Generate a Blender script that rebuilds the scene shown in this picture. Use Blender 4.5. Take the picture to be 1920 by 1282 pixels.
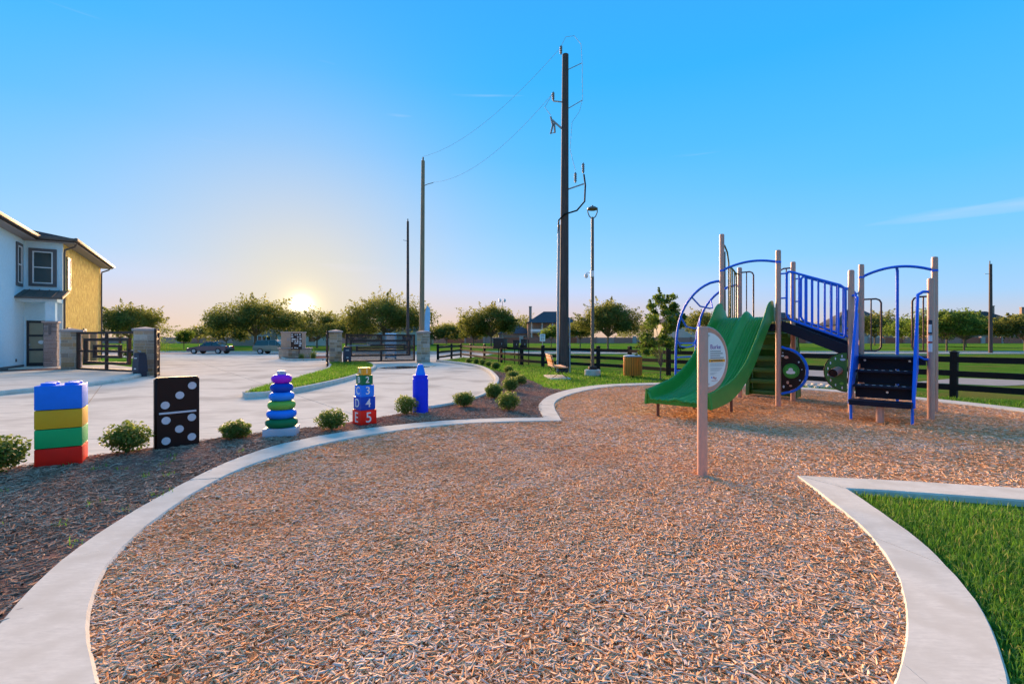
import bpy, bmesh, math, random
import numpy as np
from mathutils import Vector, Matrix
random.seed(7); rng = np.random.default_rng(11)
R = math.radians
scene = bpy.context.scene
for o in list(bpy.data.objects): bpy.data.objects.remove(o)
COL = scene.collection

# ------------------------------------------------------------------ camera
cam_d = bpy.data.cameras.new('camera'); cam = bpy.data.objects.new('camera', cam_d); COL.objects.link(cam)
cam.location = (0, 0, 1.5); cam.rotation_euler = (R(90), 0, 0)
cam_d.lens = 17.0; cam_d.sensor_width = 36.0; cam_d.shift_y = -0.0016
cam_d.clip_start = 0.05; cam_d.clip_end = 3000
scene.camera = cam

# ------------------------------------------------------------------ sky, sun, exposure
SUN_EL, SUN_AZ = R(11.0), R(-23.5)                 # azimuth measured from +Y towards +X
S = Vector((math.sin(SUN_AZ)*math.cos(SUN_EL), math.cos(SUN_AZ)*math.cos(SUN_EL), math.sin(SUN_EL)))
G = Vector((math.sin(SUN_AZ)*math.cos(R(3.7)), math.cos(SUN_AZ)*math.cos(R(3.7)), math.sin(R(3.7))))
world = bpy.data.worlds.new('World'); scene.world = world; world.use_nodes = True
nt = world.node_tree; N = nt.nodes; L = nt.links; N.clear()
def nd(t, **k):
    n = N.new(t)
    for a, b in k.items(): setattr(n, a, b)
    return n
wo = nd('ShaderNodeOutputWorld'); bg = nd('ShaderNodeBackground'); bg.inputs['Strength'].default_value = 0.15
L.new(bg.outputs[0], wo.inputs[0])
sky = nd('ShaderNodeTexSky', sky_type='NISHITA', sun_disc=False, sun_elevation=SUN_EL, sun_rotation=SUN_AZ, air_density=1.0, dust_density=1.0, ozone_density=2.0)
tc = nd('ShaderNodeTexCoord'); sp = nd('ShaderNodeSeparateXYZ'); L.new(tc.outputs['Generated'], sp.inputs[0])
ramp = nd('ShaderNodeValToRGB'); L.new(sp.outputs['Z'], ramp.inputs[0])
els = [(0.0, (0.558, 0.372, 0.27)), (0.03, (0.595, 0.428, 0.372)), (0.07, (0.502, 0.484, 0.586)), (0.107, (0.393, 0.53, 0.79)), (0.15, (0.263, 0.512, 0.809)), (0.22, (0.179, 0.465, 0.809)), (0.35, (0.072, 0.4, 0.809)), (0.47, (0.03, 0.358, 0.79)), (0.6, (0.03, 0.316, 0.763)), (1.0, (0.16, 0.345, 0.61))]
cr = ramp.color_ramp
cr.elements[0].position, cr.elements[0].color = els[0][0], els[0][1]+(1,)
cr.elements[1].position, cr.elements[1].color = els[-1][0], els[-1][1]+(1,)
for p, c in els[1:-1]:
    e = cr.elements.new(p); e.color = c+(1,)
mix = nd('ShaderNodeMixRGB'); mix.inputs[0].default_value = 0.997
# the low sky is paler towards and opposite the sunset, bluer at right angles to it
ramp3 = nd('ShaderNodeValToRGB'); L.new(sp.outputs['Z'], ramp3.inputs[0]); c3_ = ramp3.color_ramp
el3 = [(0.0, (0.5, 0.42, 0.42)), (0.035, (0.46, 0.47, 0.54)), (0.075, (0.3, 0.5, 0.74)), (0.15, (0.175, 0.475, 0.81)), (0.28, (0.08, 0.42, 0.81)), (0.47, (0.03, 0.345, 0.79)), (0.6, (0.03, 0.31, 0.76)), (1.0, (0.16, 0.345, 0.61))]
c3_.elements[0].position, c3_.elements[0].color = 0.0, el3[0][1]+(1,); c3_.elements[1].position, c3_.elements[1].color = 1.0, el3[-1][1]+(1,)
for p, c in el3[1:-1]:
    e = c3_.elements.new(p); e.color = c+(1,)
dw = nd('ShaderNodeVectorMath', operation='DOT_PRODUCT'); L.new(tc.outputs['Generated'], dw.inputs[0]); dw.inputs[1].default_value = (math.sin(SUN_AZ), math.cos(SUN_AZ), 0)
wr_ = nd('ShaderNodeMapRange', interpolation_type='SMOOTHSTEP'); wr_.inputs['From Min'].default_value = .92; wr_.inputs['From Max'].default_value = .35; ab = nd('ShaderNodeMath', operation='ABSOLUTE'); L.new(dw.outputs['Value'], ab.inputs[0]); L.new(ab.outputs[0], wr_.inputs[0])
wm = nd('ShaderNodeMixRGB'); L.new(wr_.outputs[0], wm.inputs[0]); L.new(ramp.outputs[0], wm.inputs[1]); L.new(ramp3.outputs[0], wm.inputs[2])
L.new(sky.outputs[0], mix.inputs[1]); L.new(wm.outputs[0], mix.inputs[2])
# wide glow of the setting sun
dt = nd('ShaderNodeVectorMath', operation='DOT_PRODUCT'); L.new(tc.outputs['Generated'], dt.inputs[0]); dt.inputs[1].default_value = G
mx = nd('ShaderNodeMath', operation='MAXIMUM'); L.new(dt.outputs['Value'], mx.inputs[0]); mx.inputs[1].default_value = 0
def glow(power, col, prev):
    p = nd('ShaderNodeMath', operation='POWER'); L.new(mx.outputs[0], p.inputs[0]); p.inputs[1].default_value = power
    m = nd('ShaderNodeMixRGB', blend_type='ADD'); m.inputs[0].default_value = 1
    v = nd('ShaderNodeMixRGB', blend_type='MULTIPLY'); v.inputs[0].default_value = 1
    L.new(p.outputs[0], v.inputs[1]); v.inputs[2].default_value = col+(1,)
    L.new(prev, m.inputs[1]); L.new(v.outputs[0], m.inputs[2]); return m.outputs[0]
def veil(power, amount, col, prev):
    p = nd('ShaderNodeMath', operation='POWER'); L.new(mx.outputs[0], p.inputs[0]); p.inputs[1].default_value = power
    q = nd('ShaderNodeMath', operation='MULTIPLY'); L.new(p.outputs[0], q.inputs[0]); q.inputs[1].default_value = amount
    m = nd('ShaderNodeMixRGB'); L.new(q.outputs[0], m.inputs[0]); L.new(prev, m.inputs[1]); m.inputs[2].default_value = col+(1,); return m.outputs[0]
o = veil(24, .78, (.60,.52,.45), mix.outputs[0]); o = veil(160, .65, (.70,.64,.46), o); o = glow(1500, (.34,.22,.05), o); o = glow(7000, (1.6,1.5,1.2), o)
# thin high cirrus
mp = nd('ShaderNodeMapping'); mp.inputs['Rotation'].default_value = (0.05, 0.13, 0.5); mp.inputs['Scale'].default_value = (1.3, 1.3, 21.5)
L.new(tc.outputs['Generated'], mp.inputs[0])
nz = nd('ShaderNodeTexNoise'); nz.inputs['Scale'].default_value = 1.6; nz.inputs['Detail'].default_value = 6; nz.inputs['Distortion'].default_value = .5
L.new(mp.outputs[0], nz.inputs[0])
cl = nd('ShaderNodeValToRGB'); cl.color_ramp.elements[0].position = .68; cl.color_ramp.elements[1].position = .90
cl.color_ramp.elements[1].color = (.4,.4,.4,1); L.new(nz.outputs[0], cl.inputs[0])
cm = nd('ShaderNodeMixRGB'); L.new(cl.outputs[0], cm.inputs[0]); L.new(o, cm.inputs[1]); cm.inputs[2].default_value = (.70,.66,.78,1)
L.new(cm.outputs[0], bg.inputs['Color'])
sd = bpy.data.lights.new('sun', 'SUN'); sd.energy = 2.1; sd.angle = R(30); sd.color = (1.0, .60, .30)
so = bpy.data.objects.new('sun', sd); COL.objects.link(so); so.rotation_euler = S.to_track_quat('Z', 'Y').to_euler(); so.location = (-20, 40, 30)
vs = scene.view_settings; vs.view_transform = 'Standard'; vs.look = 'None'; vs.gamma = 1.0; vs.use_curve_mapping = False; vs.exposure = 3.15

# ------------------------------------------------------------------ helpers
class MB:
    def __init__(s): s.v = []; s.f = []
    def add(s, vs, fs):
        n = len(s.v); s.v += [tuple(v) for v in vs]; s.f += [tuple(i+n for i in f) for f in fs]; return s
    def box(s, c, d, rz=0, bev=0, rx=0, ry=0):
        x, y, z = (d[0]/2, d[1]/2, d[2]/2)
        M = Matrix.Translation(c) @ Matrix.Rotation(rz, 4, 'Z') @ Matrix.Rotation(ry, 4, 'Y') @ Matrix.Rotation(rx, 4, 'X')
        if bev:
            bm = bmesh.new(); bmesh.ops.create_cube(bm, size=1)
            for v in bm.verts: v.co = Vector((v.co.x*d[0], v.co.y*d[1], v.co.z*d[2]))
            bmesh.ops.bevel(bm, geom=bm.edges[:], offset=bev, segments=2, affect='EDGES', profile=.6)
            bm.verts.ensure_lookup_table()
            s.add([M @ v.co for v in bm.verts], [[v.index for v in f.verts] for f in bm.faces]); bm.free(); return s
        vv = [M @ Vector(p) for p in ((-x,-y,-z),(x,-y,-z),(x,y,-z),(-x,y,-z),(-x,-y,z),(x,-y,z),(x,y,z),(-x,y,z))]
        return s.add(vv, [(3,2,1,0),(4,5,6,7),(0,1,5,4),(1,2,6,5),(2,3,7,6),(3,0,4,7)])
    def tube(s, pts, r, n=8, closed=False, caps=True):
        P = [Vector(p) for p in pts]; m = len(P); rr = r if isinstance(r, (list, tuple)) else [r]*m
        up = None; vs = []
        for i in range(m):
            a = P[(i-1) % m] if (closed or i) else P[i]; b = P[(i+1) % m] if (closed or i < m-1) else P[i]
            t = (b-a).normalized() if (b-a).length > 1e-9 else Vector((0,0,1))
            if up is None: up = Vector((0,0,1)) if abs(t.z) < .9 else Vector((1,0,0))
            x = t.cross(up)
            if x.length < 1e-6: x = t.cross(Vector((0,1,0)))
            x.normalize(); y = x.cross(t).normalized(); up = y
            vs += [P[i] + (x*math.cos(2*math.pi*k/n) + y*math.sin(2*math.pi*k/n))*rr[i] for k in range(n)]
        fs = []
        for i in range(m if closed else m-1):
            j = (i+1) % m
            fs += [(i*n+k, i*n+(k+1) % n, j*n+(k+1) % n, j*n+k) for k in range(n)]
        if caps and not closed: fs += [tuple(range(n-1, -1, -1)), tuple((m-1)*n+k for k in range(n))]
        return s.add(vs, fs)
    def lathe(s, prof, n=24, c=(0,0,0)):
        m = len(prof)
        vs = [(c[0]+r*math.cos(2*math.pi*k/n), c[1]+r*math.sin(2*math.pi*k/n), c[2]+z) for r, z in prof for k in range(n)]
        fs = [(i*n+k, i*n+(k+1) % n, (i+1)*n+(k+1) % n, (i+1)*n+k) for i in range(m-1) for k in range(n)]
        fs += [tuple(range(n-1, -1, -1)), tuple((m-1)*n+k for k in range(n))]
        return s.add(vs, fs)
    def prism(s, poly, z0, z1):
        n = len(poly); zf = z1 if callable(z1) else (lambda x, y: z1)
        a = sum(poly[i][0]*poly[(i+1) % n][1]-poly[(i+1) % n][0]*poly[i][1] for i in range(n))
        if a < 0: poly = poly[::-1]
        vs = [(x, y, z0) for x, y in poly] + [(x, y, zf(x, y)) for x, y in poly]
        return s.add(vs, [tuple(range(n-1, -1, -1)), tuple(range(n, 2*n))] + [(i, (i+1) % n, n+(i+1) % n, n+i) for i in range(n)])
    def plate(s, poly, M, th):          # polygon in local xy, given thickness, moved by matrix M
        n = len(poly)
        vs = [M @ Vector((x, y, 0)) for x, y in poly] + [M @ Vector((x, y, th)) for x, y in poly]
        return s.add(vs, [tuple(range(n-1, -1, -1)), tuple(range(n, 2*n))] + [(i, (i+1) % n, n+(i+1) % n, n+i) for i in range(n)])
    def mesh(s, name, smooth=True):
        me = bpy.data.meshes.new(name); me.from_pydata(s.v, [], s.f); me.validate()
        if smooth: me.shade_smooth(); me.set_sharp_from_angle(angle=R(38))
        return me
    def obj(s, name, mat, parent=None, smooth=True):
        return link(name, s.mesh(name, smooth), mat, parent)
def link(name, me, mat, parent=None):
    o = bpy.data.objects.new(name, me); COL.objects.link(o)
    if mat is not None and not me.materials: me.materials.append(mat)
    if parent is not None: o.parent = parent
    return o
def tag(o, label=None, cat=None, group=None, kind=None):
    if label: o['label'] = label
    if cat: o['category'] = cat
    if group: o['group'] = group
    if kind: o['kind'] = kind
    return o
def thing(name, label, cat, loc=(0,0,0), rz=0, group=None):
    o = bpy.data.objects.new(name, None); o.empty_display_size = .2; COL.objects.link(o)
    o.location = loc; o.rotation_euler = (0, 0, rz); return tag(o, label, cat, group)
def copy_tree(o, parent=None):
    c = o.copy(); COL.objects.link(c)
    if parent is not None: c.parent = parent
    for ch in list(o.children): copy_tree(ch, c)
    return c
def arc(cx, cy, r, a0, a1, n): return [(cx+r*math.cos(a0+(a1-a0)*i/n), cy+r*math.sin(a0+(a1-a0)*i/n)) for i in range(n+1)]
def smooth_line(pts, n):
    P = np.array(pts, float); P = np.vstack([2*P[0]-P[1], P, 2*P[-1]-P[-2]]); out = []
    seg = np.linalg.norm(np.diff(P[1:-1], axis=0), axis=1); cum = np.concatenate([[0], np.cumsum(seg)])
    for t in np.linspace(0, cum[-1], n):
        i = min(np.searchsorted(cum, t, side='right')-1, len(seg)-1); u = (t-cum[i])/max(seg[i], 1e-9)
        p0, p1, p2, p3 = P[i], P[i+1], P[i+2], P[i+3]
        out.append(tuple(.5*((2*p1)+(-p0+p2)*u+(2*p0-5*p1+4*p2-p3)*u*u+(-p0+3*p1-3*p2+p3)*u**3)))
    return out
def in_poly(x, y, poly):
    ins = np.zeros(len(x), bool); n = len(poly)
    for i in range(n):
        (x1, y1), (x2, y2) = poly[i], poly[(i+1) % n]
        if y1 == y2: continue
        c = ((y1 > y) != (y2 > y)) & (x < (x2-x1)*(y-y1)/(y2-y1)+x1); ins ^= c
    return ins

# ------------------------------------------------------------------ materials
def newmat(name):
    m = bpy.data.materials.new(name); m.use_nodes = True; t = m.node_tree
    return m, t.nodes, t.links, t.nodes['Principled BSDF']
def mat(name, col, rough=.6, var=.12, scale=6, bump=0, bscale=60, metal=0, rand=0, spec=.5, coat=0, stretch=None, col2=None, c2=(.5,.62)):
    m, n, l, b = newmat(name)
    b.inputs['Roughness'].default_value = rough; b.inputs['Metallic'].default_value = metal
    b.inputs['Specular IOR Level'].default_value = spec; b.inputs['Coat Weight'].default_value = coat
    t = n.new('ShaderNodeTexCoord'); vec = t.outputs['Object']
    if stretch:
        mpn = n.new('ShaderNodeMapping'); mpn.inputs['Scale'].default_value = stretch; l.new(vec, mpn.inputs[0]); vec = mpn.outputs[0]
    x = n.new('ShaderNodeTexNoise'); x.inputs['Scale'].default_value = scale; x.inputs['Detail'].default_value = 6; x.inputs['Roughness'].default_value = .65; l.new(vec, x.inputs[0])
    r = n.new('ShaderNodeValToRGB'); l.new(x.outputs[0], r.inputs[0]); c = Vector(col)
    r.color_ramp.elements[0].position = .3; r.color_ramp.elements[1].position = .7
    r.color_ramp.elements[0].color = tuple(c*(1-var))+(1,); r.color_ramp.elements[1].color = tuple(min(1, q*(1+var)) for q in c)+(1,)
    out = r.outputs[0]
    if col2:
        x2 = n.new('ShaderNodeTexNoise'); x2.inputs['Scale'].default_value = scale*.31; x2.inputs['Detail'].default_value = 4; l.new(t.outputs['Object'], x2.inputs[0])
        rr = n.new('ShaderNodeValToRGB'); rr.color_ramp.elements[0].position, rr.color_ramp.elements[1].position = c2; l.new(x2.outputs[0], rr.inputs[0])
        mm = n.new('ShaderNodeMixRGB'); l.new(rr.outputs[0], mm.inputs[0]); l.new(out, mm.inputs[1]); mm.inputs[2].default_value = tuple(col2)+(1,); out = mm.outputs[0]
    if rand:
        oi = n.new('ShaderNodeObjectInfo'); h = n.new('ShaderNodeHueSaturation')
        mr = n.new('ShaderNodeMapRange'); mr.inputs['To Min'].default_value = 1-rand; mr.inputs['To Max'].default_value = 1+rand
        l.new(oi.outputs['Random'], mr.inputs[0]); l.new(mr.outputs[0], h.inputs['Value'])
        mr2 = n.new('ShaderNodeMapRange'); mr2.inputs['To Min'].default_value = .6; mr2.inputs['To Max'].default_value = 1.35
        mu = n.new('ShaderNodeMath'); mu.operation = 'MULTIPLY'; mu.inputs[1].default_value = 7.31; fr = n.new('ShaderNodeMath'); fr.operation = 'FRACT'
        l.new(oi.outputs['Random'], mu.inputs[0]); l.new(mu.outputs[0], fr.inputs[0]); l.new(fr.outputs[0], mr2.inputs[0]); l.new(mr2.outputs[0], h.inputs['Saturation'])
        l.new(out, h.inputs['Color']); out = h.outputs[0]
    l.new(out, b.inputs['Base Color'])
    if bump:
        x3 = n.new('ShaderNodeTexNoise'); x3.inputs['Scale'].default_value = bscale; x3.inputs['Detail'].default_value = 5; l.new(vec, x3.inputs[0])
        bp = n.new('ShaderNodeBump'); bp.inputs['Strength'].default_value = min(1, bump*25); bp.inputs['Distance'].default_value = bump; l.new(x3.outputs[0], bp.inputs['Height']); l.new(bp.outputs[0], b.inputs['Normal'])
    return m
def tonemat(name, cols, rough=.8, trans=0, patch=None, spec=.3):
    m, n, l, b = newmat(name); b.inputs['Roughness'].default_value = rough; b.inputs['Specular IOR Level'].default_value = spec
    a = n.new('ShaderNodeAttribute'); a.attribute_name = 'tone'; r = n.new('ShaderNodeValToRGB'); l.new(a.outputs['Fac'], r.inputs[0])
    cr = r.color_ramp; k = len(cols)
    cr.elements[0].color = cols[0]+(1,); cr.elements[1].color = cols[-1]+(1,)
    for i in range(1, k-1): e = cr.elements.new(i/(k-1)); e.color = cols[i]+(1,)
    out = r.outputs[0]
    if patch:
        t = n.new('ShaderNodeTexCoord'); x = n.new('ShaderNodeTexNoise'); x.inputs['Scale'].default_value = patch[0]; x.inputs['Detail'].default_value = 3; l.new(t.outputs['Object'], x.inputs[0])
        q = n.new('ShaderNodeValToRGB'); q.color_ramp.elements[0].position = .38; q.color_ramp.elements[1].position = .64; l.new(x.outputs[0], q.inputs[0])
        mm = n.new('ShaderNodeMixRGB'); mm.blend_type = 'MULTIPLY'; mm.inputs[2].default_value = patch[1]+(1,); l.new(q.outputs[0], mm.inputs[0]); l.new(out, mm.inputs[1]); out = mm.outputs[0]
    l.new(out, b.inputs['Base Color'])
    if trans:
        tr = n.new('ShaderNodeBsdfTranslucent'); ms = n.new('ShaderNodeMixShader'); ms.inputs[0].default_value = trans
        g = n.new('ShaderNodeHueSaturation'); g.inputs['Value'].default_value = 2.0; g.inputs['Hue'].default_value = .48; l.new(out, g.inputs['Color']); l.new(g.outputs[0], tr.inputs[0])
        l.new(b.outputs[0], ms.inputs[1]); l.new(tr.outputs[0], ms.inputs[2]); l.new(ms.outputs[0], n['Material Output'].inputs[0])
    return m
M = {}
M['concrete'] = mat('concrete', (.58,.565,.50), .85, .15, 1.6, .003, 90, stretch=(1,6,1), col2=(.44,.42,.37), c2=(.5,.64), spec=0.0)
M['kerb'] = mat('kerb_concrete', (.60,.58,.515), .9, .10, 14, .003, 90, stretch=(1,4,1), col2=(.53,.505,.44), c2=(.42,.66), spec=0.0)
M['soil'] = mat('joint_soil', (.16,.13,.10), .95, .2, 8)
M['bin_slat'] = mat('bin_slats', (.66,.22,.035), .6, .22, 6, .001, 60, stretch=(8,8,.6), spec=.15)
M['banner'] = mat('banner_print', (.34,.62,.84), .6, .1, 3)
M['soffit'] = mat('soffit', (.30,.28,.275), .8, .06, 5, spec=.1)
M['apron'] = mat('apron_concrete', (.27,.275,.28), .9, .15, 3, spec=0)
M['street'] = mat('street_concrete', (.40,.36,.32), .85, .1, 2, col2=(.33,.30,.27), spec=0.0)
M['lawn'] = mat('lawn', (.060,.15,.020), .9, .35, 1.3, .03, 25, col2=(.12,.125,.035), c2=(.47,.66), spec=0.0)
M['lawn_far'] = mat('lawn_far', (.075,.19,.022), .9, .25, .25, .05, 6, col2=(.15,.20,.04), c2=(.45,.7), spec=0.0)
M['chipbase'] = mat('chip_base', (.56,.27,.12), .95, .45, 60, .01, 120, col2=(.44,.25,.14), spec=0.0)
M['mulchbase'] = mat('mulch_base', (.18,.105,.085), .95, .4, 40, .012, 90, spec=0.0)
M['chips'] = tonemat('wood_chips', [(.40,.165,.07),(.60,.275,.12),(.70,.37,.185),(.76,.47,.275),(.79,.565,.395),(.65,.52,.46),(.89,.71,.56)], .95, patch=(.9,(.92,.86,.82)), spec=0.0)
M['mulch'] = tonemat('bark_mulch', [(.11,.064,.046),(.24,.14,.098),(.35,.215,.15),(.44,.29,.21),(.60,.44,.34),(.42,.20,.10)], .95, patch=(1.3,(.82,.78,.76)), spec=0.0)
M['grass'] = tonemat('grass_blades', [(.035,.10,.010),(.06,.19,.018),(.09,.27,.025),(.15,.31,.04),(.36,.33,.12)], .6, .35, patch=(1.1,(.72,.8,.7)))
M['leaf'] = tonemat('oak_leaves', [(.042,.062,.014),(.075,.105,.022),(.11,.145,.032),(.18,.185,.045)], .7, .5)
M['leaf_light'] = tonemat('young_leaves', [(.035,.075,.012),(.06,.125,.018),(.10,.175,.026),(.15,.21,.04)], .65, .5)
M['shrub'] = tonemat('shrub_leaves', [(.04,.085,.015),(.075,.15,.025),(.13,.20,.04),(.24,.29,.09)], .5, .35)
M['bark'] = mat('bark', (.16,.12,.09), .9, .35, 9, .02, 30, stretch=(1,1,.25))
M['pole'] = mat('pole_wood', (.075,.055,.05), .85, .45, 3, .006, 30, stretch=(6,6,.35), col2=(.055,.045,.045), c2=(.45,.7))
M['pole_tan'] = mat('pole_wood_tan', (.26,.20,.13), .85, .25, 3, .004, 30, stretch=(6,6,.3))
M['steel'] = mat('galvanised', (.34,.37,.41), .6, .1, 10, metal=.3)
M['wire'] = mat('wire', (.42,.50,.60), .9, .05, 5)
M['insul'] = mat('insulator', (.17,.19,.21), .6, .08, 10)
M['black'] = mat('black_fence_paint', (.006,.0065,.008), .6, .3, 12, .001, 60, spec=.2)
M['bronze'] = mat('bronze_paint', (.038,.021,.018), .5, .18, 10, spec=.3)
M['post_tan'] = mat('tan_powdercoat', (.56,.30,.23), .42, .06, 8, .0004, 200)
M['blue'] = mat('blue_powdercoat', (.006,.14,.80), .42, .06, 8, .0003, 200, spec=.3)
M['navy'] = mat('navy_vinyl', (.006,.007,.022), .55, .25, 14, .002, 90, spec=.25)
M['slide'] = mat('green_plastic', (.024,.26,.034), .36, .10, 3, .0006, 160, spec=.5)
M['slide_dk'] = mat('green_plastic_climber', (.03,.15,.02), .45, .12, 5)
M['olive'] = mat('olive_powdercoat', (.075,.10,.022), .42, .08, 8)
M['brown'] = mat('brown_powdercoat', (.115,.042,.034), .42, .08, 8)
M['white'] = mat('white_print', (.78,.79,.80), .5, .03, 8)
M['print'] = mat('dark_print', (.05,.05,.07), .6, .05, 8)
M['steel_bolt'] = mat('bolt_steel', (.6,.6,.62), .35, .05, 8, metal=.8)
def paint(n, c, r=.5): return mat(n, c, r, .10, 4, .0012, 60, spec=.22, col2=tuple(q*.82 for q in c), c2=(.5,.75))
M['p_blue'] = paint('paint_blue', (.008,.20,.85)); M['p_yellow'] = paint('paint_ochre', (.72,.40,.02)); M['p_green'] = paint('paint_green', (.006,.42,.13)); M['p_red'] = paint('paint_red', (.90,.014,.006))
M['p_black'] = paint('paint_black', (.016,.008,.010)); M['p_spot'] = paint('paint_pip', (.58,.60,.66)); M['p_grey'] = paint('paint_grey', (.42,.50,.60)); M['p_purple'] = paint('paint_purple', (.36,.02,.66))
M['p_navy'] = paint('paint_navy', (.0,.06,.46)); M['p_lime'] = paint('paint_lime', (.15,.42,.06)); M['p_dgreen'] = paint('paint_dgreen', (.004,.16,.06)); M['p_sky'] = paint('paint_sky', (.02,.25,.85)); M['p_crayon'] = paint('paint_crayon', (.0,.035,.80))
M['stone'] = mat('stone', (.42,.31,.22), .9, .22, 7, .006, 25, rand=.32, spec=0.0)
M['stone_grey'] = mat('ledge_stone', (.25,.22,.21), .9, .2, 7, .006, 25, rand=.3)
M['mortar'] = mat('mortar', (.60,.56,.50), .95, .1, 20, .002, 80, spec=0.0)
M['cap'] = mat('cast_stone_cap', (.40,.33,.31), .85, .1, 6, .002, 60)
M['stucco'] = mat('stucco', (.60,.79,.87), .92, .05, 8, .02, 14, spec=0.0)  # blue skylight on the shaded walls is put into this stucco colour
M['stucco_sunlit'] = mat('stucco_sunlit', (.94,.58,.20), .92, .45, 3.2, .30, 5, spec=0.0, stretch=(1,1.6,.6))  # same stucco for the sunlit side wall, orange of the low sun painted in
M['trim'] = mat('dark_trim', (.11,.105,.11), .6, .1, 5)
M['roof'] = mat('shingles', (.075,.068,.066), .9, .25, 12, .008, 40, spec=0.0)
M['gutter'] = mat('gutter', (.13,.11,.095), .6, .08, 6, spec=.2)
M['door'] = mat('door_paint', (.022,.020,.024), .4, .1, 6)
M['doorglass'] = mat('frosted_glass', (.34,.30,.20), .35, .06, 4)
M['winframe'] = mat('window_frame', (.74,.75,.76), .5, .04, 6)
m_, n_, l_, b_ = newmat('glass'); b_.inputs['Base Color'].default_value = (.02,.035,.035,1); b_.inputs['Roughness'].default_value = .06; b_.inputs['Specular IOR Level'].default_value = .8; M['glass'] = m_
m_, n_, l_, b_ = newmat('water'); b_.inputs['Base Color'].default_value = (.10,.085,.06,1); b_.inputs['Roughness'].default_value = .03; M['water'] = m_
M['brickwall'] = mat('brick_wall', (.44,.19,.155), .9, .15, 3, .01, 30, rand=.08, spec=0.0)
M['wood_slat'] = mat('cedar_slats', (.74,.25,.035), .55, .25, 6, .001, 60, stretch=(8,8,.6), rand=.15)
M['rubber'] = mat('tyre_rubber', (.015,.015,.016), .8, .2, 12)
M['car1'] = mat('car_plum', (.07,.05,.08), .3, .03, 4, metal=.4, coat=.6); M['car2'] = mat('car_teal', (.09,.13,.13), .3, .03, 4, metal=.4, coat=.6)
M['lamp_red'] = mat('tail_lamp', (.5,.02,.015), .25, .05, 5); M['lamp_clear'] = mat('head_lamp', (.7,.7,.72), .15, .03, 5)
M['opbox'] = mat('operator_box', (.018,.026,.055), .45, .1, 8)
M['flag'] = mat('flag_cloth', (.22,.52,.82), .8, .1, 3)
m_, n_, l_, b_ = newmat('gate_mesh'); b_.inputs['Base Color'].default_value = (.07,.045,.055,1); b_.inputs['Roughness'].default_value = .7
t_ = n_.new('ShaderNodeBsdfTransparent'); x_ = n_.new('ShaderNodeMixShader'); x_.inputs[0].default_value = .42; l_.new(t_.outputs[0], x_.inputs[1]); l_.new(b_.outputs[0], x_.inputs[2]); l_.new(x_.outputs[0], n_['Material Output'].inputs[0]); M['gate_mesh'] = m_
M['mono'] = mat('monument_stone', (.50,.34,.25), .9, .12, 5, .01, 20, spec=0)
def np_mesh(name, V, F, mat, tone=None, parent=None, smooth=False):
    """V (n,3), F (m,k) int -> one mesh object, per-vertex 'tone'"""
    me = bpy.data.meshes.new(name); V = np.ascontiguousarray(V, np.float32); F = np.ascontiguousarray(F, np.int32); k = F.shape[1]
    me.vertices.add(len(V)); me.vertices.foreach_set('co', V.ravel())
    me.loops.add(F.size); me.loops.foreach_set('vertex_index', F.ravel())
    me.polygons.add(len(F)); me.polygons.foreach_set('loop_start', np.arange(0, F.size, k, dtype=np.int32)); 
    me.update(calc_edges=True)
    if tone is not None:
        a = me.attributes.new('tone', 'FLOAT', 'POINT'); a.data.foreach_set('value', np.ascontiguousarray(tone, np.float32))
    if smooth: me.shade_smooth()
    me.materials.append(mat)
    o = bpy.data.objects.new(name, me); COL.objects.link(o)
    if parent is not None: o.parent = parent
    return o
def rot_mats(yaw, pitch, roll):
    cy, sy, cp, sp_, cr_, sr = np.cos(yaw), np.sin(yaw), np.cos(pitch), np.sin(pitch), np.cos(roll), np.sin(roll)
    Rm = np.empty((len(yaw), 3, 3))
    Rm[:,0,0] = cy*cp; Rm[:,0,1] = cy*sp_*sr-sy*cr_; Rm[:,0,2] = cy*sp_*cr_+sy*sr
    Rm[:,1,0] = sy*cp; Rm[:,1,1] = sy*sp_*sr+cy*cr_; Rm[:,1,2] = sy*sp_*cr_-cy*sr
    Rm[:,2,0] = -sp_;  Rm[:,2,1] = cp*sr;            Rm[:,2,2] = cp*cr_
    return Rm
def sample(poly, bands, excl=()):
    """random points in a polygon; bands = (near, far, points per square metre), distances from the path edge"""
    P = np.array(poly); x0, y0 = P.min(0); x1, y1 = P.max(0); out = []
    for a, b, dens in bands:
        n = int((x1-x0)*(y1-y0)*dens); x = rng.uniform(x0, x1, n); y = rng.uniform(y0, y1, n); d = np.hypot(x, y)
        k = (d >= a) & (d < b); x, y = x[k], y[k]; k = in_poly(x, y, poly)
        for e in excl: k &= ~in_poly(x, y, e)
        out.append(np.stack([x[k], y[k]], 1))
    return np.vstack(out)
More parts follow.
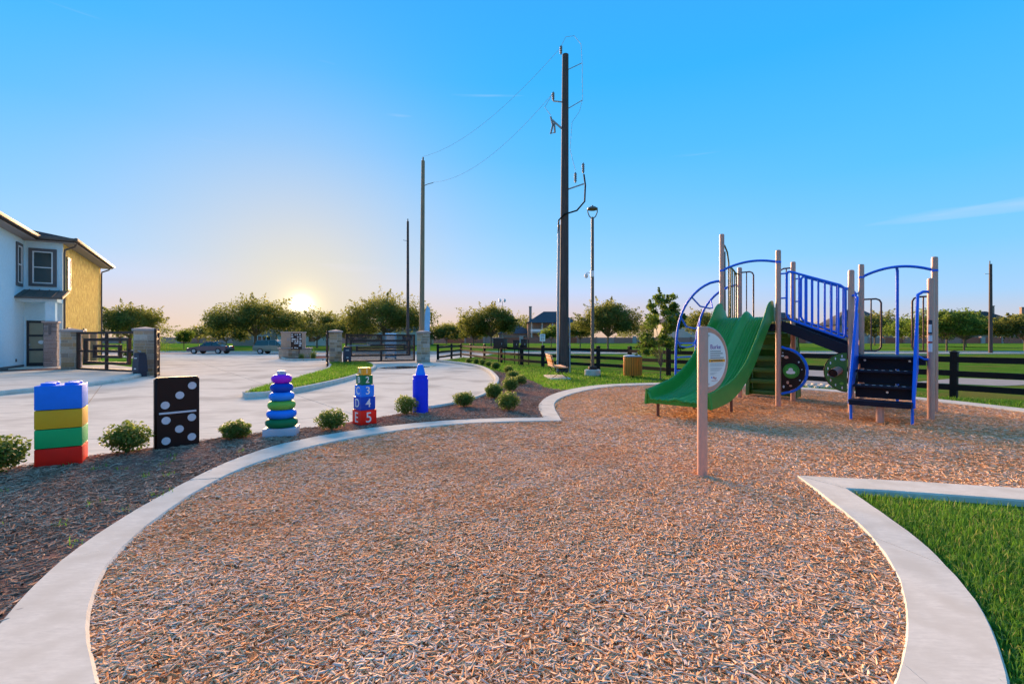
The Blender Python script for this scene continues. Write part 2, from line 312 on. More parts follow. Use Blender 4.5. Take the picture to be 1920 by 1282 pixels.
def splinters(name, pts, zf, lr, wr, hr, mat, lift=.01, tilt=.3):
    n = len(pts); l = rng.uniform(*lr, n)*rng.choice([.45,.6,.8,1,1,1.3,1.75], n); w = rng.uniform(*wr, n); h = rng.uniform(*hr, n)
    T = np.array([(-.5,-.5,0),(-.46,-.34,1),(-.46,.34,1),(-.5,.5,0),(.5,-.5,0),(.46,-.34,1),(.46,.34,1),(.5,.5,0)])
    V = T[None]*np.stack([l, w, h], 1)[:,None,:]; e0 = rng.uniform(.2,1.1,n); e1_ = rng.uniform(.1,1.0,n); V[:,:4,1] *= e0[:,None]; V[:,4:,1] *= e1_[:,None]; V[:,:4,0] += (rng.normal(0,.10,n)*l)[:,None]*np.array([1,.6,-.6,-1]); V[:,4:,0] += (rng.normal(0,.10,n)*l)[:,None]*np.array([1,.6,-.6,-1])
    V[:,:,1] += (T[None,:,0]**2-.2)*(rng.normal(0,.035,n)*l)[:,None]
    Rm = rot_mats(rng.uniform(0, 6.283, n), rng.normal(0, tilt*.7, n), rng.normal(0, tilt*1.6, n))
    V = np.einsum('nij,nkj->nki', Rm, V)
    V[:,:,0] += pts[:,0,None]; V[:,:,1] += pts[:,1,None]; V[:,:,2] += (zf(pts[:,0], pts[:,1])+rng.uniform(-.004, lift, n))[:,None]
    F = np.array([(0,4,5,1),(1,5,6,2),(2,6,7,3)])[None]+(np.arange(n)*8)[:,None,None]
    patch = .5+.5*np.sin(pts[:,0]*2.1+1.3*np.sin(pts[:,1]*1.7))*np.sin(pts[:,1]*2.6+np.sin(pts[:,0]*1.9))
    orange_zone = np.exp(-((pts[:,0]-4.3)**2+(pts[:,1]-9.9)**2)/1.3)+np.exp(-((pts[:,0]-6.7)**2+(pts[:,1]-8.9)**2)/.8)  # tone shifts towards orange around the slide and the steps
    t = np.clip(rng.beta(2.2, 2.0, n)*.85+.15*patch-.32*np.minimum(orange_zone,1), 0, 1)
    return np_mesh(name, V.reshape(-1,3), F.reshape(-1,4), mat, np.repeat(t, 8))
def blades(name, pts, zf, hr, wr, mat, lean=.5, parent=None, dry=.05):
    n = len(pts); h = rng.uniform(*hr, n); w = rng.uniform(*wr, n); a = rng.uniform(0, 6.283, n); b = rng.uniform(0, 6.283, n); le = np.abs(rng.normal(0, lean, n))
    V = np.zeros((n,5,3)); dx, dy = np.cos(a)*w/2, np.sin(a)*w/2
    V[:,0,0] = -dx; V[:,0,1] = -dy; V[:,1,0] = dx; V[:,1,1] = dy
    m = np.stack([np.cos(b)*h*le*.3, np.sin(b)*h*le*.3, h*.6], 1); V[:,2] = m; V[:,2,0] += dx*.75; V[:,2,1] += dy*.75; V[:,3] = m; V[:,3,0] -= dx*.75; V[:,3,1] -= dy*.75
    V[:,4] = np.stack([np.cos(b)*h*le, np.sin(b)*h*le, h*(1-.28*np.minimum(le,1.4))], 1)
    V[:,:,0] += pts[:,0,None]; V[:,:,1] += pts[:,1,None]; V[:,:,2] += zf(pts[:,0], pts[:,1])[:,None]
    i = np.arange(n)[:,None]*5
    F = np.concatenate([i+np.array([[0,1,2]]), i+np.array([[0,2,3]]), i+np.array([[3,2,4]])], 0)
    t = np.clip(rng.beta(2,2.5,n)*.8, 0, .8); dr = rng.random(n) < dry; t[dr] = rng.uniform(.8, 1, dr.sum())
    return np_mesh(name, V.reshape(-1,3), F, mat, np.repeat(t, 5), parent)
flat = lambda z: (lambda x, y: np.full(np.shape(x), z) if np.ndim(x) else z)
def struct(name, mb, mat, smooth=False): return tag(mb.obj(name, mat, None, smooth), kind='structure')
def strip(mb, A, B, z0, z1, bev=.02):
    """raised strip between two lines of equal length: top with rounded arrises"""
    n = len(A); vs = []
    for (ax, ay), (bx, by) in zip(A, B):
        d = Vector((bx-ax, by-ay)); w = d.length; d = d/w if w else d; e = d*min(bev, w*.3)
        vs += [(ax, ay, z0), (ax, ay, z1-bev), (ax+e.x, ay+e.y, z1), (bx-e.x, by-e.y, z1), (bx, by, z1-bev), (bx, by, z0)]
    fs = [(i*6+k, i*6+k+1, (i+1)*6+k+1, (i+1)*6+k) for i in range(n-1) for k in range(5)] + [(0,1,2,3,4,5), tuple((n-1)*6+k for k in (5,4,3,2,1,0))]
    return mb.add(vs, fs)
def offset(line, d):
    out = []; n = len(line)
    for i in range(n):
        a = Vector(line[max(i-1,0)]); b = Vector(line[min(i+1,n-1)]); t = (b-a).normalized(); p = Vector(line[i]); out.append((p.x-t.y*d, p.y+t.x*d))
    return out

# ------------------------------------------------------------------ ground sheets
def terrain_z(x, y):
    t = min(max((y-66)/80, 0), 1); return -.15+.85*t*t*(3-2*t)
gx = [-1500,-600,-300,-200]+[-150+15*i for i in range(25)]+[260,320,400,700,1500]; gy = [-300,-60,0,30,50,60,66]+[72+8*i for i in range(14)]+[200,300,600,1500]
g = MB(); g.add([(x, y, terrain_z(x, y)) for y in gy for x in gx], [(j*len(gx)+i, j*len(gx)+i+1, (j+1)*len(gx)+i+1, (j+1)*len(gx)+i) for j in range(len(gy)-1) for i in range(len(gx)-1)])
struct('ground', g, M['lawn_far'], True)
struct('street', MB().prism([(-260,54.5),(300,54.5),(300,64),(-260,64)], -.2, -.085), M['street'])
k = MB(); strip(k, [(-260,64.0),(300,64.0)], [(-260,64.2),(300,64.2)], -.2, .06); strip(k, [(-2.6,54.3),(300,54.3)], [(-2.6,54.5),(300,54.5)], -.2, .05)
struct('street_kerb', k, M['kerb'])

drive_line = smooth_line([(-8.2,2.2),(-6.9,4.2),(-6.05,5.4),(-5.3,6.5),(-4.6,7.35),(-3.95,7.95),(-3.3,8.55),(-2.65,9.45),(-1.95,10.55),(-1.39,11.43),(-.95,12.71),(-.73,14.54),(-.63,17.44),(-.77,20.0),(-1.36,24.74),(-2.33,28.95),(-4.1,33.0),(-5.6,35.6)], 60)
left_line = smooth_line([(-15.5,2),(-15.0,9),(-14.85,14.0),(-14.75,16.3),(-15.2,18.6),(-16.3,20.9),(-16.95,21.5)], 24)
drive_poly = [(-9.5,-6)]+drive_line+[(-5.2,37.5),(-3.6,45),(-2.0,54.5),(-47,54.5),(-30,40),(-20.4,28),(-16.95,22.6)]+left_line[::-1]+[(-16,-6)]
bm = bmesh.new(); f = bm.faces.new([bm.verts.new((x, y, 0)) for x, y in drive_poly])
ang = R(38)
for k in range(-3, 9):
    for a, st, off in ((ang, 4.6, 1.2), (ang+R(90), 4.9, 0.6)):
        nrm = Vector((math.cos(a), math.sin(a), 0))
        for kk in ([k] if a == ang else [k+2, k+14 if k < 3 else k+2]):
            p = Vector((-7.0, 13.0, 0))+nrm*(st*(kk-3)+off)
            bmesh.ops.bisect_plane(bm, geom=bm.verts[:]+bm.edges[:]+bm.faces[:], plane_co=p, plane_no=nrm)
drv = struct('driveway', MB().prism(drive_poly, -.2, -.094), M['soil'])
bm.faces.ensure_lookup_table(); nsl = 0
for f in bm.faces:
    if f.calc_area() < .05: continue
    c = f.calc_center_median(); P = [v.co.xy for v in f.verts]; Q = []
    n = len(P)
    for i in range(n):
        a, b, d = Vector(P[i-1]), Vector(P[i]), Vector(P[(i+1) % n])
        n1 = Vector((-(b-a).y, (b-a).x)).normalized(); n2 = Vector((-(d-b).y, (d-b).x)).normalized(); nn = (n1+n2)
        nn = nn.normalized() if nn.length > .2 else n1
        s = 1 if f.normal.z > 0 else -1
        Q.append((b.x+nn.x*.012*s, b.y+nn.y*.012*s))
    o_ = MB().prism(Q, -.15, -.08).obj('slab', M['concrete'], drv, False); nsl += 1
bm.free()
dl = [p for p in drive_line if p[1] > 10.2]; k = MB(); strip(k, dl, offset(dl, -.17), -.2, .07, .03); struct('driveway_kerb', k, M['kerb'])
# raised walk in front of the house, with its rolled kerb
walk = left_line+[(-18.2,23.5),(-20.5,26.2),(-24,29),(-40,24),(-40,2)]
struct('sidewalk', MB().prism(walk, -.2, .04), M['concrete'])
k = MB(); strip(k, offset(left_line, .0), offset(left_line, -.22), -.2, .055, .05); struct('sidewalk_kerb', k, M['kerb'])
# grass island
isl = smooth_line([(-7.25,13.1),(-6.95,13.15),(-6.6,13.9),(-6.38,15.6),(-6.4,19.2),(-6.88,23.1),(-7.75,27.6),(-9.0,31.0),(-9.7,32.2)], 30)+[(-12.0,31.6)]+smooth_line([(-11.7,30.6),(-10.8,28.5),(-9.65,25.0),(-9.25,23.0),(-8.4,18.5),(-7.85,14.7),(-7.55,13.5),(-7.25,13.1)], 26)[:-1]
isl_in = offset(isl+[isl[0]], .17)[:-1]
k = MB(); strip(k, isl+[isl[0]], isl_in+[isl_in[0]], -.2, .075, .03); struct('island_kerb', k, M['kerb'])
struct('island_lawn', MB().prism(isl_in, -.15, .05), M['lawn'])
bed2 = [(-20.5,42.7),(-18.1,38.6),(-16.3,37.8),(-15.0,38.4),(-14.9,41),(-16.2,45.5),(-19.2,46.5)]
struct('monument_bed', MB().prism(offset(bed2+[bed2[0]], .17)[:-1] if False else bed2, -.15, .0), M['mulchbase'])
k = MB(); b2 = smooth_line(bed2+[bed2[0]], 30); strip(k, b2, offset(b2, .16), -.2, .06, .03); struct('monument_kerb', k, M['kerb'])
# puddle at the exit gate
pud = smooth_line([(-7.6,27.6),(-6.6,26.6),(-5.4,27.6),(-4.6,29.6),(-5.6,29.2),(-6.6,29.6),(-7.3,28.8),(-7.6,27.6)], 26)[:-1]
tag(MB().prism(pud, -.078, -.0745).obj('puddle', M['water'], None, False), kind='structure')

# lawn of the park (right of the driveway), play-area beds
lawn_poly = offset(drive_line, -.15)[8:]+[(-5.0,37.6),(-3.4,45),(-1.9,54.3),(300,54.3),(300,-60),(-8,-60),(-8,2)]
struct('lawn', MB().prism(lawn_poly, -.2, -.03), M['lawn'])

ringL_out = smooth_line([(-.6,.55),(-1.5,1.1),(-2.2,1.75),(-2.69,2.54),(-3.01,3.19),(-3.22,3.9),(-3.37,4.75),(-3.45,5.53),(-3.44,6.1),(-3.33,6.75),(-3.07,7.31),(-2.69,7.82),(-2.2,8.28),(-1.58,8.72),(-.84,9.04),(0,9.19),(.6,9.24)], 60)
ringL_in = smooth_line([(-.4,1.05),(-1.15,1.5),(-1.8,2.11),(-2.21,2.53),(-2.58,3.05),(-2.8,3.55),(-2.98,4.2),(-3.09,4.9),(-3.1,5.55),(-2.99,6.13),(-2.8,6.67),(-2.45,7.28),(-1.97,7.82),(-1.5,8.22),(-.8,8.6),(0,8.79),(.92,8.89)], 60)
ringF_out = [(.6,9.24)]+smooth_line([(.57,10.2),(.60,11.0),(.74,11.9),(.98,12.85),(1.40,13.9),(2.15,15.2),(3.1,16.15),(4.85,16.8),(6.5,16.9),(7.95,16.4),(9.08,15.25),(9.9,14.1),(10.5,12.7),(10.95,11.3),(11.1,9.8),(10.9,8.2),(10.2,6.5),(9.0,5.0),(7.5,4.2),(6.0,4.05),(4.8,4.42),(3.9,4.68),(3.33,4.8)], 79)
ringF_in = [(.92,8.89)]+smooth_line([(.93,10.25),(.97,11.0),(1.1,11.85),(1.40,12.75),(1.85,13.7),(2.5,14.75),(3.35,15.6),(4.9,16.2),(6.4,16.3),(7.65,15.85),(8.65,14.85),(9.4,13.8),(10.05,12.4),(10.45,11.1),(10.6,9.8),(10.4,8.4),(9.8,6.95),(8.7,5.6),(7.4,4.85),(6.1,4.6),(4.95,4.85),(4.05,5.08),(3.1,5.27)], 79)
ringR_in = [(3.1,5.27)]+smooth_line([(3.02,4.87),(2.92,4.45),(2.8,3.95),(2.64,3.5),(2.42,3.05),(2.16,2.66),(1.86,2.3),(1.5,1.95),(.9,1.4),(.3,1.1),(-.4,1.05)], 40)
ringR_out = [(3.33,4.8)]+smooth_line([(3.25,4.45),(3.12,3.94),(2.99,3.5),(2.82,3.1),(2.6,2.68),(2.35,2.33),(2.1,2.03),(1.8,1.72),(1.1,1.0),(.3,.55),(-.6,.55)], 40)
def sections(name, pairs, z1, seg):
    foot = MB()
    lines = []
    for A, B in pairs:
        A = [(x+random.gauss(0,.0015), y+random.gauss(0,.0015)) for x, y in A[:1]+A[1:-1]]+[A[-1]]; B = [(x+random.gauss(0,.002), y+random.gauss(0,.002)) for x, y in B[:-1]]+[B[-1]]; A[0], B[0] = pairs[[p[0][-1] for p in pairs].index(A[-1])][0][0], pairs[[p[0][-1] for p in pairs].index(A[-1])][1][0]
        mixl = lambda t: [(a[0]+(b[0]-a[0])*t, a[1]+(b[1]-a[1])*t) for a, b in zip(A, B)]
        strip(foot, mixl(.04), mixl(.96), -.2, z1-.016, .005); lines.append((A, B))
    root = struct(name, foot, M['soil'])
    for A, B in lines:
        i = 0; n = len(A)
        while i < n-1:
            j = i; d = 0
            while j < n-1 and d < seg: d += math.dist(A[j], A[j+1]); j += 1
            if n-1-j < 3: j = n-1
            a, b = list(A[i:j+1]), list(B[i:j+1])
            for Lq in (a, b):
                if j < n-1: v = Vector(Lq[-2])-Vector(Lq[-1]); v = v.normalized()*.007; Lq[-1] = (Lq[-1][0]+v.x, Lq[-1][1]+v.y)
            strip(MB(), a, b, -.15, z1+random.uniform(-.002,.002), .016).obj('kerb_section', M['kerb'], root, False); i = j
sections('play_area_kerb', [(ringL_out, ringL_in), (ringF_out, ringF_in), (ringR_out, ringR_in)], .032, 1.7)
chip_poly = ringL_in+ringF_in[1:]+ringR_in[1:-1]
struct('play_surface', MB().prism(chip_poly, -.15, .002), M['chipbase'])
bed_poly = offset(drive_line, -.15)[6:40]+[(-.2,21.6),(.75,17.6),(1.0,15.2),(1.5,14.3)]+ringF_out[::-1][62:]+ringL_out[::-1][:-8]+[(-4.5,1.5)]
def bed_z(x, y): return .025+.02*np.sin(x*1.9+.6)*np.sin(y*1.3)
struct('planting_bed', MB().prism(bed_poly, -.15, .02), M['mulchbase'])
# ------------------------------------------------------------------ loose cover: chips, bark, grass
def chip_z(x, y): return .012+.006*np.sin(x*3.1+np.sin(y*2.3))*np.sin(y*2.7+.8*np.sin(x*1.7))+.004*np.sin(x*9.3)*np.sin(y*8.1)
cp = sample(chip_poly, [(0,4.2,5600),(4.2,6.5,3200),(6.5,9.5,1400),(9.5,20,620)])
nd_ = np.hypot(cp[:,0], cp[:,1])
nearm = nd_ < 6.5
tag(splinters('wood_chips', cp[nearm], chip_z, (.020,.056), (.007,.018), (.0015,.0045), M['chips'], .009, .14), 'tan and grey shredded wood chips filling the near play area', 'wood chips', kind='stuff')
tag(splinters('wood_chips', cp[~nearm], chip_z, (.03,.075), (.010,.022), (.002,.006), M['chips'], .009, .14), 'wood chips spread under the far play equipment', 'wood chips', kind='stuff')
mp_ = sample(bed_poly, [(0,6,2300),(6,9.5,1500),(9.5,30,420)])
tag(splinters('bark_mulch', mp_, bed_z, (.03,.10), (.006,.018), (.002,.007), M['mulch'], .012, .2), 'dark purple-brown shredded bark mulch in the planting bed', 'mulch', kind='stuff')
tri = [(3.36,4.76)]+ringR_out[1:]+[(-.6,.0),(5,0),(9,2),(9.5,4.4),(9.0,4.9),(7.5,4.1),(6.0,3.95),(4.8,4.32),(3.9,4.6)]
tag(blades('grass', sample(tri, [(0,4.2,9000),(4.2,6,5200),(6,12,2200)]), flat(-.03), (.03,.085), (.004,.008), M['grass'], .7, dry=.12), 'thick green grass at the right beside the curved kerb', 'grass', kind='stuff')
lp = offset(drive_line, -.15)[36:]+[(-5.0,37.6),(-4.3,43),(-2,36),(.6,29.6),(3,26),(5.5,22.6),(7.85,18.4),(10.35,14.6),(12.9,10.7),(12,8)]+[(11.2,9.8)]+ringF_out[::-1][8:62]+[(1.5,14.3),(1.0,15.2),(.75,17.6),(-.2,21.6)]
tag(blades('grass', sample(lp, [(8,15,700),(15,22,420),(22,45,140)]), flat(-.03), (.05,.12), (.010,.020), M['grass'], .5), 'mown lawn between the play area and the black fence', 'grass', kind='stuff')
tag(blades('grass', sample(isl_in, [(0,22,650),(22,40,300)]), flat(.05), (.06,.13), (.012,.02), M['grass'], .5), 'green grass growing on the kerbed driveway island', 'grass', kind='stuff')
wd = sample(bed_poly, [(0,8,9)]); wd = wd[rng.random(len(wd)) < .35]; wd = np.repeat(wd, 14, 0)+rng.normal(0,.035,(len(wd)*14,2))
tag(blades('weeds', wd, bed_z, (.02,.07), (.004,.009), M['grass'], .8), 'small weeds sprouting through the dark mulch', 'weeds', kind='stuff')
rb = rng.normal(0,1,(120,2))*[.7,.35]+[10.6,15.6]
def rubble(name, pts, smin, smax, m):
    V=[];F=[]
    cube = np.array([(-1,-1,-.6),(1,-1,-.6),(1,1,-.6),(-1,1,-.6),(-.7,-.6,.6),(.7,-.7,.5),(.6,.7,.6),(-.6,.6,.5)]); q = np.array([(0,1,5,4),(1,2,6,5),(2,3,7,6),(3,0,4,7),(4,5,6,7)])
    for i,(x,y) in enumerate(pts):
        a = rng.uniform(0,6.28); c = cube*rng.uniform(smin,smax)*rng.uniform(.7,1.3,(8,3)); V.append(np.stack([c[:,0]*math.cos(a)-c[:,1]*math.sin(a)+x, c[:,0]*math.sin(a)+c[:,1]*math.cos(a)+y, c[:,2]],1)); F.append(q+8*i)
    return np_mesh(name, np.vstack(V), np.vstack(F), m)
tag(rubble('rubble', rb, .04, .11, M['mortar']), 'pale broken stone rubble at the foot of the right fence', 'rubble', kind='stuff')
struct('drainage_channel', MB().prism([(9.4,16.6),(10.4,15.9),(17,23),(14.5,25.5)], -.1, -.02), M['apron'])
struct('drainage_apron', MB().prism([(14.6,17.6),(16.4,16.2),(20.5,17.4),(18.2,19.6)], -.1, -.018), M['apron'])
# ------------------------------------------------------------------ house on the left
e1 = Vector((.851,.525)); e2 = Vector((-.525,.851)); HZ = math.atan2(.525,.851)
house = thing('townhouse', 'two-storey stucco townhouse with dark hip roof and porch at left edge', 'house', (-25.1,27.0,.04), HZ)
# local x = along e1 (towards the drive), local y = along e2 (away); corner of front and sunlit wall at the origin
WT = 6.9
def wallbox(name, x0, x1, y0, y1, z0, z1, m): return MB().box(((x0+x1)/2,(y0+y1)/2,(z0+z1)/2), (x1-x0,y1-y0,z1-z0)).obj(name, m, house, False)
wallbox('side_wall', -.22, 0, .20, 10.7, .0, WT, M['stucco_sunlit'])
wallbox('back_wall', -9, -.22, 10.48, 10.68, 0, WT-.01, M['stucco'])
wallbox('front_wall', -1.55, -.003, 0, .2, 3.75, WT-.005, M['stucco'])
for x0, x1, z0, z1 in ((-.42,-.003,0,3.75),(-1.55,-1.47,0,3.75),(-1.47,-.42,2.55,3.75)): wallbox('front_wall', x0, x1, .0, .2, z0, z1, M['stucco'])
wallbox('wing_wall', -1.77, -1.55, -9, .2, 0, WT-.008, M['stucco'])
wallbox('wing_end_wall', -9, -1.77, -9, -8.8, 0, WT-.012, M['stucco'])
wallbox('skirting', -1.545, -1.535, -9, -.06, .0, .16, M['trim'])
def hip(name, x0, x1, y0, y1, z, rise, ov=.62):
    x0 -= ov; x1 += ov; y0 -= ov; y1 += ov; w = min(x1-x0, y1-y0)/2; t = .2
    if x1-x0 < y1-y0: r0, r1 = ((x0+x1)/2, y0+w), ((x0+x1)/2, y1-w)
    else: r0, r1 = (x0+w, (y0+y1)/2), (x1-w, (y0+y1)/2)
    v = [(x0,y0,z),(x1,y0,z),(x1,y1,z),(x0,y1,z),(x0,y0,z+t),(x1,y0,z+t),(x1,y1,z+t),(x0,y1,z+t),(r0[0],r0[1],z+t+rise),(r1[0],r1[1],z+t+rise)]
    side = [(4,5,8),(5,6,9,8),(6,7,9),(7,4,8,9)] if x1-x0 < y1-y0 else [(4,5,9,8),(5,6,9),(6,7,8,9),(7,4,8)]
    return MB().add(v, [(3,2,1,0),(0,1,5,4),(1,2,6,5),(2,3,7,6),(3,0,4,7)]+side).obj(name, M['roof'], house, False)
MB().box((-4.5,5.45,WT-.02), (10.2,11.7,.03)).obj('soffit', M['soffit'], house, False); MB().box((-5.3,-4.75,WT+.008), (8.6,9.7,.03)).obj('soffit', M['soffit'], house, False)
r1 = hip('roof', -9, 0, .2, 10.7, WT, 1.5); r2 = hip('roof', -9, -1.55, -9, 0, WT+.03, 1.3)
# gutters and soffit boards are parts of each roof
MB().box((.70,5.3,WT+.13), (.13,12.0,.16), bev=.02).obj('gutter', M['gutter'], r1); MB().box((-.86,-4.5,WT+.16), (.13,10.2,.16), bev=.02).obj('gutter', M['gutter'], r2)
MB().box((-.7,-.50,WT+.13), (2.7,.12,.16), bev=.02).obj('gutter', M['gutter'], r1)
for y in (.06, 10.55):
    MB().tube([(.62,y-.1,WT+.06),(.50,y,WT-.18),(.10,y,WT-.38),(.07,y,WT-.6),(.07,y,.1)], .05, 8).obj('downspout', M['gutter'], house)
def window(x, y, z, w, h, axis, mull=True, trim=.16, par=house):
    """axis 'x': pane faces -y (front); axis 'y': pane faces +x"""
    W = (lambda a, d, c: (x+a, y-d, z+c)) if axis == 'x' else (lambda a, d, c: (x+d, y+a, z+c))
    D = (lambda a, d, c: (a, d, c)) if axis == 'x' else (lambda a, d, c: (d, a, c))
    o = MB()
    for a, c, sa, sc in ((0,h/2+trim/2,w+2*trim,trim),(0,-h/2-trim/2,w+2*trim,trim),(-w/2-trim/2,0,trim,h),(w/2+trim/2,0,trim,h)): o.box(W(a,.03,c), D(sa,.06,sc))
    t = o.obj('window', M['trim'], par, False)
    f = MB(); b = .055
    for a, c, sa, sc in ((0,h/2-b/2,w,b),(0,-h/2+b/2,w,b),(-w/2+b/2,0,b,h-2*b),(w/2-b/2,0,b,h-2*b)): f.box(W(a,.045,c), D(sa,.05,sc))
    if mull: f.box(W(0,.05,0), D(w-2*b,.045,b))
    f.obj('frame', M['winframe'], t, False)
    for c in ((.25*h-.01, -.25*h+.01) if mull else (0,)): MB().box(W(0,.022,c), D(w-.1,.02,h/2-.07 if mull else h-.1)).obj('pane', M['glass'], t, False)
    return t
window(-.80, 0, 5.45, .82, 1.75, 'x'); window(-1.55, -.85, 5.45, .62, 1.95, 'y')
window(0, 1.25, 5.3, .55, 1.7, 'y', True, .10); window(0, 1.3, 1.6, .5, 1.0, 'y', False, .10); window(0, 5.4, 1.75, .6, .8, 'y', False, .08)
MB().box((-.78,-.04,3.98), (1.62,.10,.22)).obj('sill_band', M['trim'], house, False)
# entrance: door, porch column, beam, metal awning
dr = MB(); 
for a, c, sa, sc in ((0,2.47,1.04,.12),(-.47,1.25,.1,2.5),(.47,1.25,.1,2.5),(0,.12,.84,.24),(0,.95,.84,.11),(0,1.72,.84,.11)): dr.box((-.945+a,.06,c), (sa,.07,sc))
door = dr.obj('door', M['door'], house, False)
for c, h in ((.57,.66),(1.335,.66),(2.09,.64)): MB().box((-.945,.075,c), (.84,.03,h)).obj('pane', M['doorglass'], door, False)
MB().plate([(.13*math.cos(a)*(1+.05*math.cos(8*a)),.10*math.sin(a)*(1+.05*math.cos(8*a))) for a in np.linspace(0,6.283,25)[:-1]], Matrix.Translation((-.88,.05,1.36)) @ Matrix.Rotation(R(90),4,'X'), .012).obj('notice', M['white'], door, False)
MB().tube([(-1.34,.02,1.02),(-1.34,-.05,1.02),(-1.22,-.05,1.02)], .014, 8).obj('handle', M['steel'], door)
MB().box((-1.34,.02,1.22), (.05,.03,.11)).obj('keypad', M['steel'], door, False)
MB().box((-.78,-.62,3.62), (1.62,1.26,.22)).obj('porch_beam', M['stucco'], house, False)
MB().box((-.25,-1.0,2.98), (.40,.40,1.06)).obj('column_shaft', M['stucco'], house, False)
cl_ = MB().box((-.25,-1.0,1.2), (.46,.46,2.4)).obj('column', M['mortar'], house, False)
MB().box((-.25,-1.0,2.44), (.66,.66,.09), bev=.015).obj('column_cap', M['cap'], house, False)
MB().box((-.25,-1.262,2.0), (.11,.03,.50)).obj('wall_light', M['trim'], house, False)
UNIT = MB().box((0,0,0), (1,1,1), bev=.06).mesh('stone', True)
def stones(parent, cx, cy, z0, z1, w, course, lmin, lmax, m, seed, proud=.02, faces=4):
    rr = random.Random(seed)
    for fc in range(faces):
        a = fc*math.pi/2; z = z0
        while z < z1-.03:
            h = min(course*rr.uniform(.65,1.35), z1-z)
            if z1-z-h < .04: h = z1-z
            u = -w/2
            while u < w/2-.02:
                l = min(rr.uniform(lmin, lmax), w/2-u)
                if w/2-u-l < lmin*.5: l = w/2-u
                p = proud*rr.uniform(.5,1.3); cu = u+l/2; d = w/2
                o = link('stone', UNIT, m, parent)
                o.location = (cx+math.cos(a)*d-math.sin(a)*cu, cy+math.sin(a)*d+math.cos(a)*cu, z+h/2); o.rotation_euler = (0,0,a)
                o.scale = (2*p, l-.014, h-.013); u += l
            z += h
UNIT.materials.append(M['stone'])
UNITG = UNIT.copy(); UNITG.materials.clear(); UNITG.materials.append(M['stone_grey'])
_u = UNIT; UNIT = UNITG; stones(cl_, -.25, -1.0, .0, 2.39, .50, .10, .18, .40, M['stone_grey'], 3, .025); UNIT = _u
aw = MB().add([(-1.75,-.02,4.22),(.32,-.02,4.22),(.32,-1.55,3.74),(-1.75,-1.55,3.74),(-1.75,-.02,4.12),(.32,-.02,4.12),(.32,-1.55,3.64),(-1.75,-1.55,3.64)], [(3,2,1,0),(4,5,6,7),(0,1,5,4),(1,2,6,5),(2,3,7,6),(3,0,4,7)]).obj('awning', M['gutter'], house, False)
for i in range(6):
    x = -1.72+i*.40; MB().add([(x-.012,-.02,4.26),(x+.012,-.02,4.26),(x+.012,-1.55,3.78),(x-.012,-1.55,3.78),(x-.012,-.02,4.21),(x+.012,-.02,4.21),(x+.012,-1.55,3.73),(x-.012,-1.55,3.73)], [(0,1,2,3),(0,3,7,4),(1,5,6,2),(3,2,6,7)]).obj('seam', M['gutter'], aw, False)
MB().box((-1.54,-1.3,.42), (.05,.12,.16), bev=.01).obj('hose_bib', M['trim'], house)
for y in (2.6,5.0,7.4): MB().box((.14,y,.95), (.34,.5,1.9), bev=.02).obj('wall_pier', M['stone'], house)
struct('porch', MB().add([tuple(house.matrix_basis @ Vector(p)) for p in [(-1.5,-2.6,-.1),(.35,-2.6,-.1),(.35,0,-.1),(-1.5,0,-.1),(-1.5,-2.6,.05),(.35,-2.6,.05),(.35,0,.05),(-1.5,0,.05)]], [(3,2,1,0),(4,5,6,7),(0,1,5,4),(1,2,6,5),(2,3,7,6),(3,0,4,7)]), M['concrete'])
struct('house_bed', MB().prism([(-27.3,19.3),(-24.7,22.2),(-22.6,24.0),(-22.9,24.9),(-24.3,24.3),(-26.6,21.6),(-27.8,20.6)], 0, .055), M['mulchbase'])
def tuft(name, label, loc, n, h, m, group=None, cat='ornamental grass'):
    p = rng.normal(0, .10, (n,2)); o = blades(name, p, flat(0), (h*.6,h), (.012,.022), m, .7, dry=.02); o.location = loc; return tag(o, label, cat, group)
tuft('grass_clump', 'spiky green grass clump in the narrow bed by the porch', (-24.9,22.6,.05), 140, .75, M['shrub'])

# ------------------------------------------------------------------ gate pillars and gates
def pillar(label, x, y, rz, h, w, seed, m=None):
    t = thing('gate_pillar', label, 'pillar', (x,y,-.08), rz, 'stone gate pillars')
    core = MB().box((0,0,h/2), (w-.03,w-.03,h)).obj('core', M['mortar'], t, False)
    stones(t, 0, 0, .0, h, w-.03, .19, .22, .52, M['stone'], seed, .022)
    s = w/2+.07; zc = h
    MB().add([(-s,-s,zc),(s,-s,zc),(s,s,zc),(-s,s,zc),(-s,-s,zc+.10),(s,-s,zc+.10),(s,s,zc+.10),(-s,s,zc+.10),(0,0,zc+.20)], [(3,2,1,0),(0,1,5,4),(1,2,6,5),(2,3,7,6),(3,0,4,7),(4,5,8),(5,6,8),(6,7,8),(7,4,8)]).obj('cap', M['cap'], t, False)
    return t
P1 = Vector((-22.4,24.6)); P2 = Vector((-16.75,22.1)); P3 = Vector((-11.75,32.2)); P4 = Vector((-6.4,34.9))
a1 = math.atan2(P2.y-P1.y, P2.x-P1.x); a2 = math.atan2(P4.y-P3.y, P4.x-P3.x)
pillar('tan stone gate pillar nearest the townhouse porch', *P1, R(40), 2.0, .78, 5)
pillar('stone gate pillar with the gate motor box in front, left of the open entrance', *P2, R(37), 2.0, .85, 8)
pillar('narrow stone pillar at the left end of the exit gate', *P3, R(21), 2.1, .78, 12)
pillar('grey stone pillar at the right end of the exit gate, beside the wooden pole', *P4, R(11), 2.1, .92, 17)
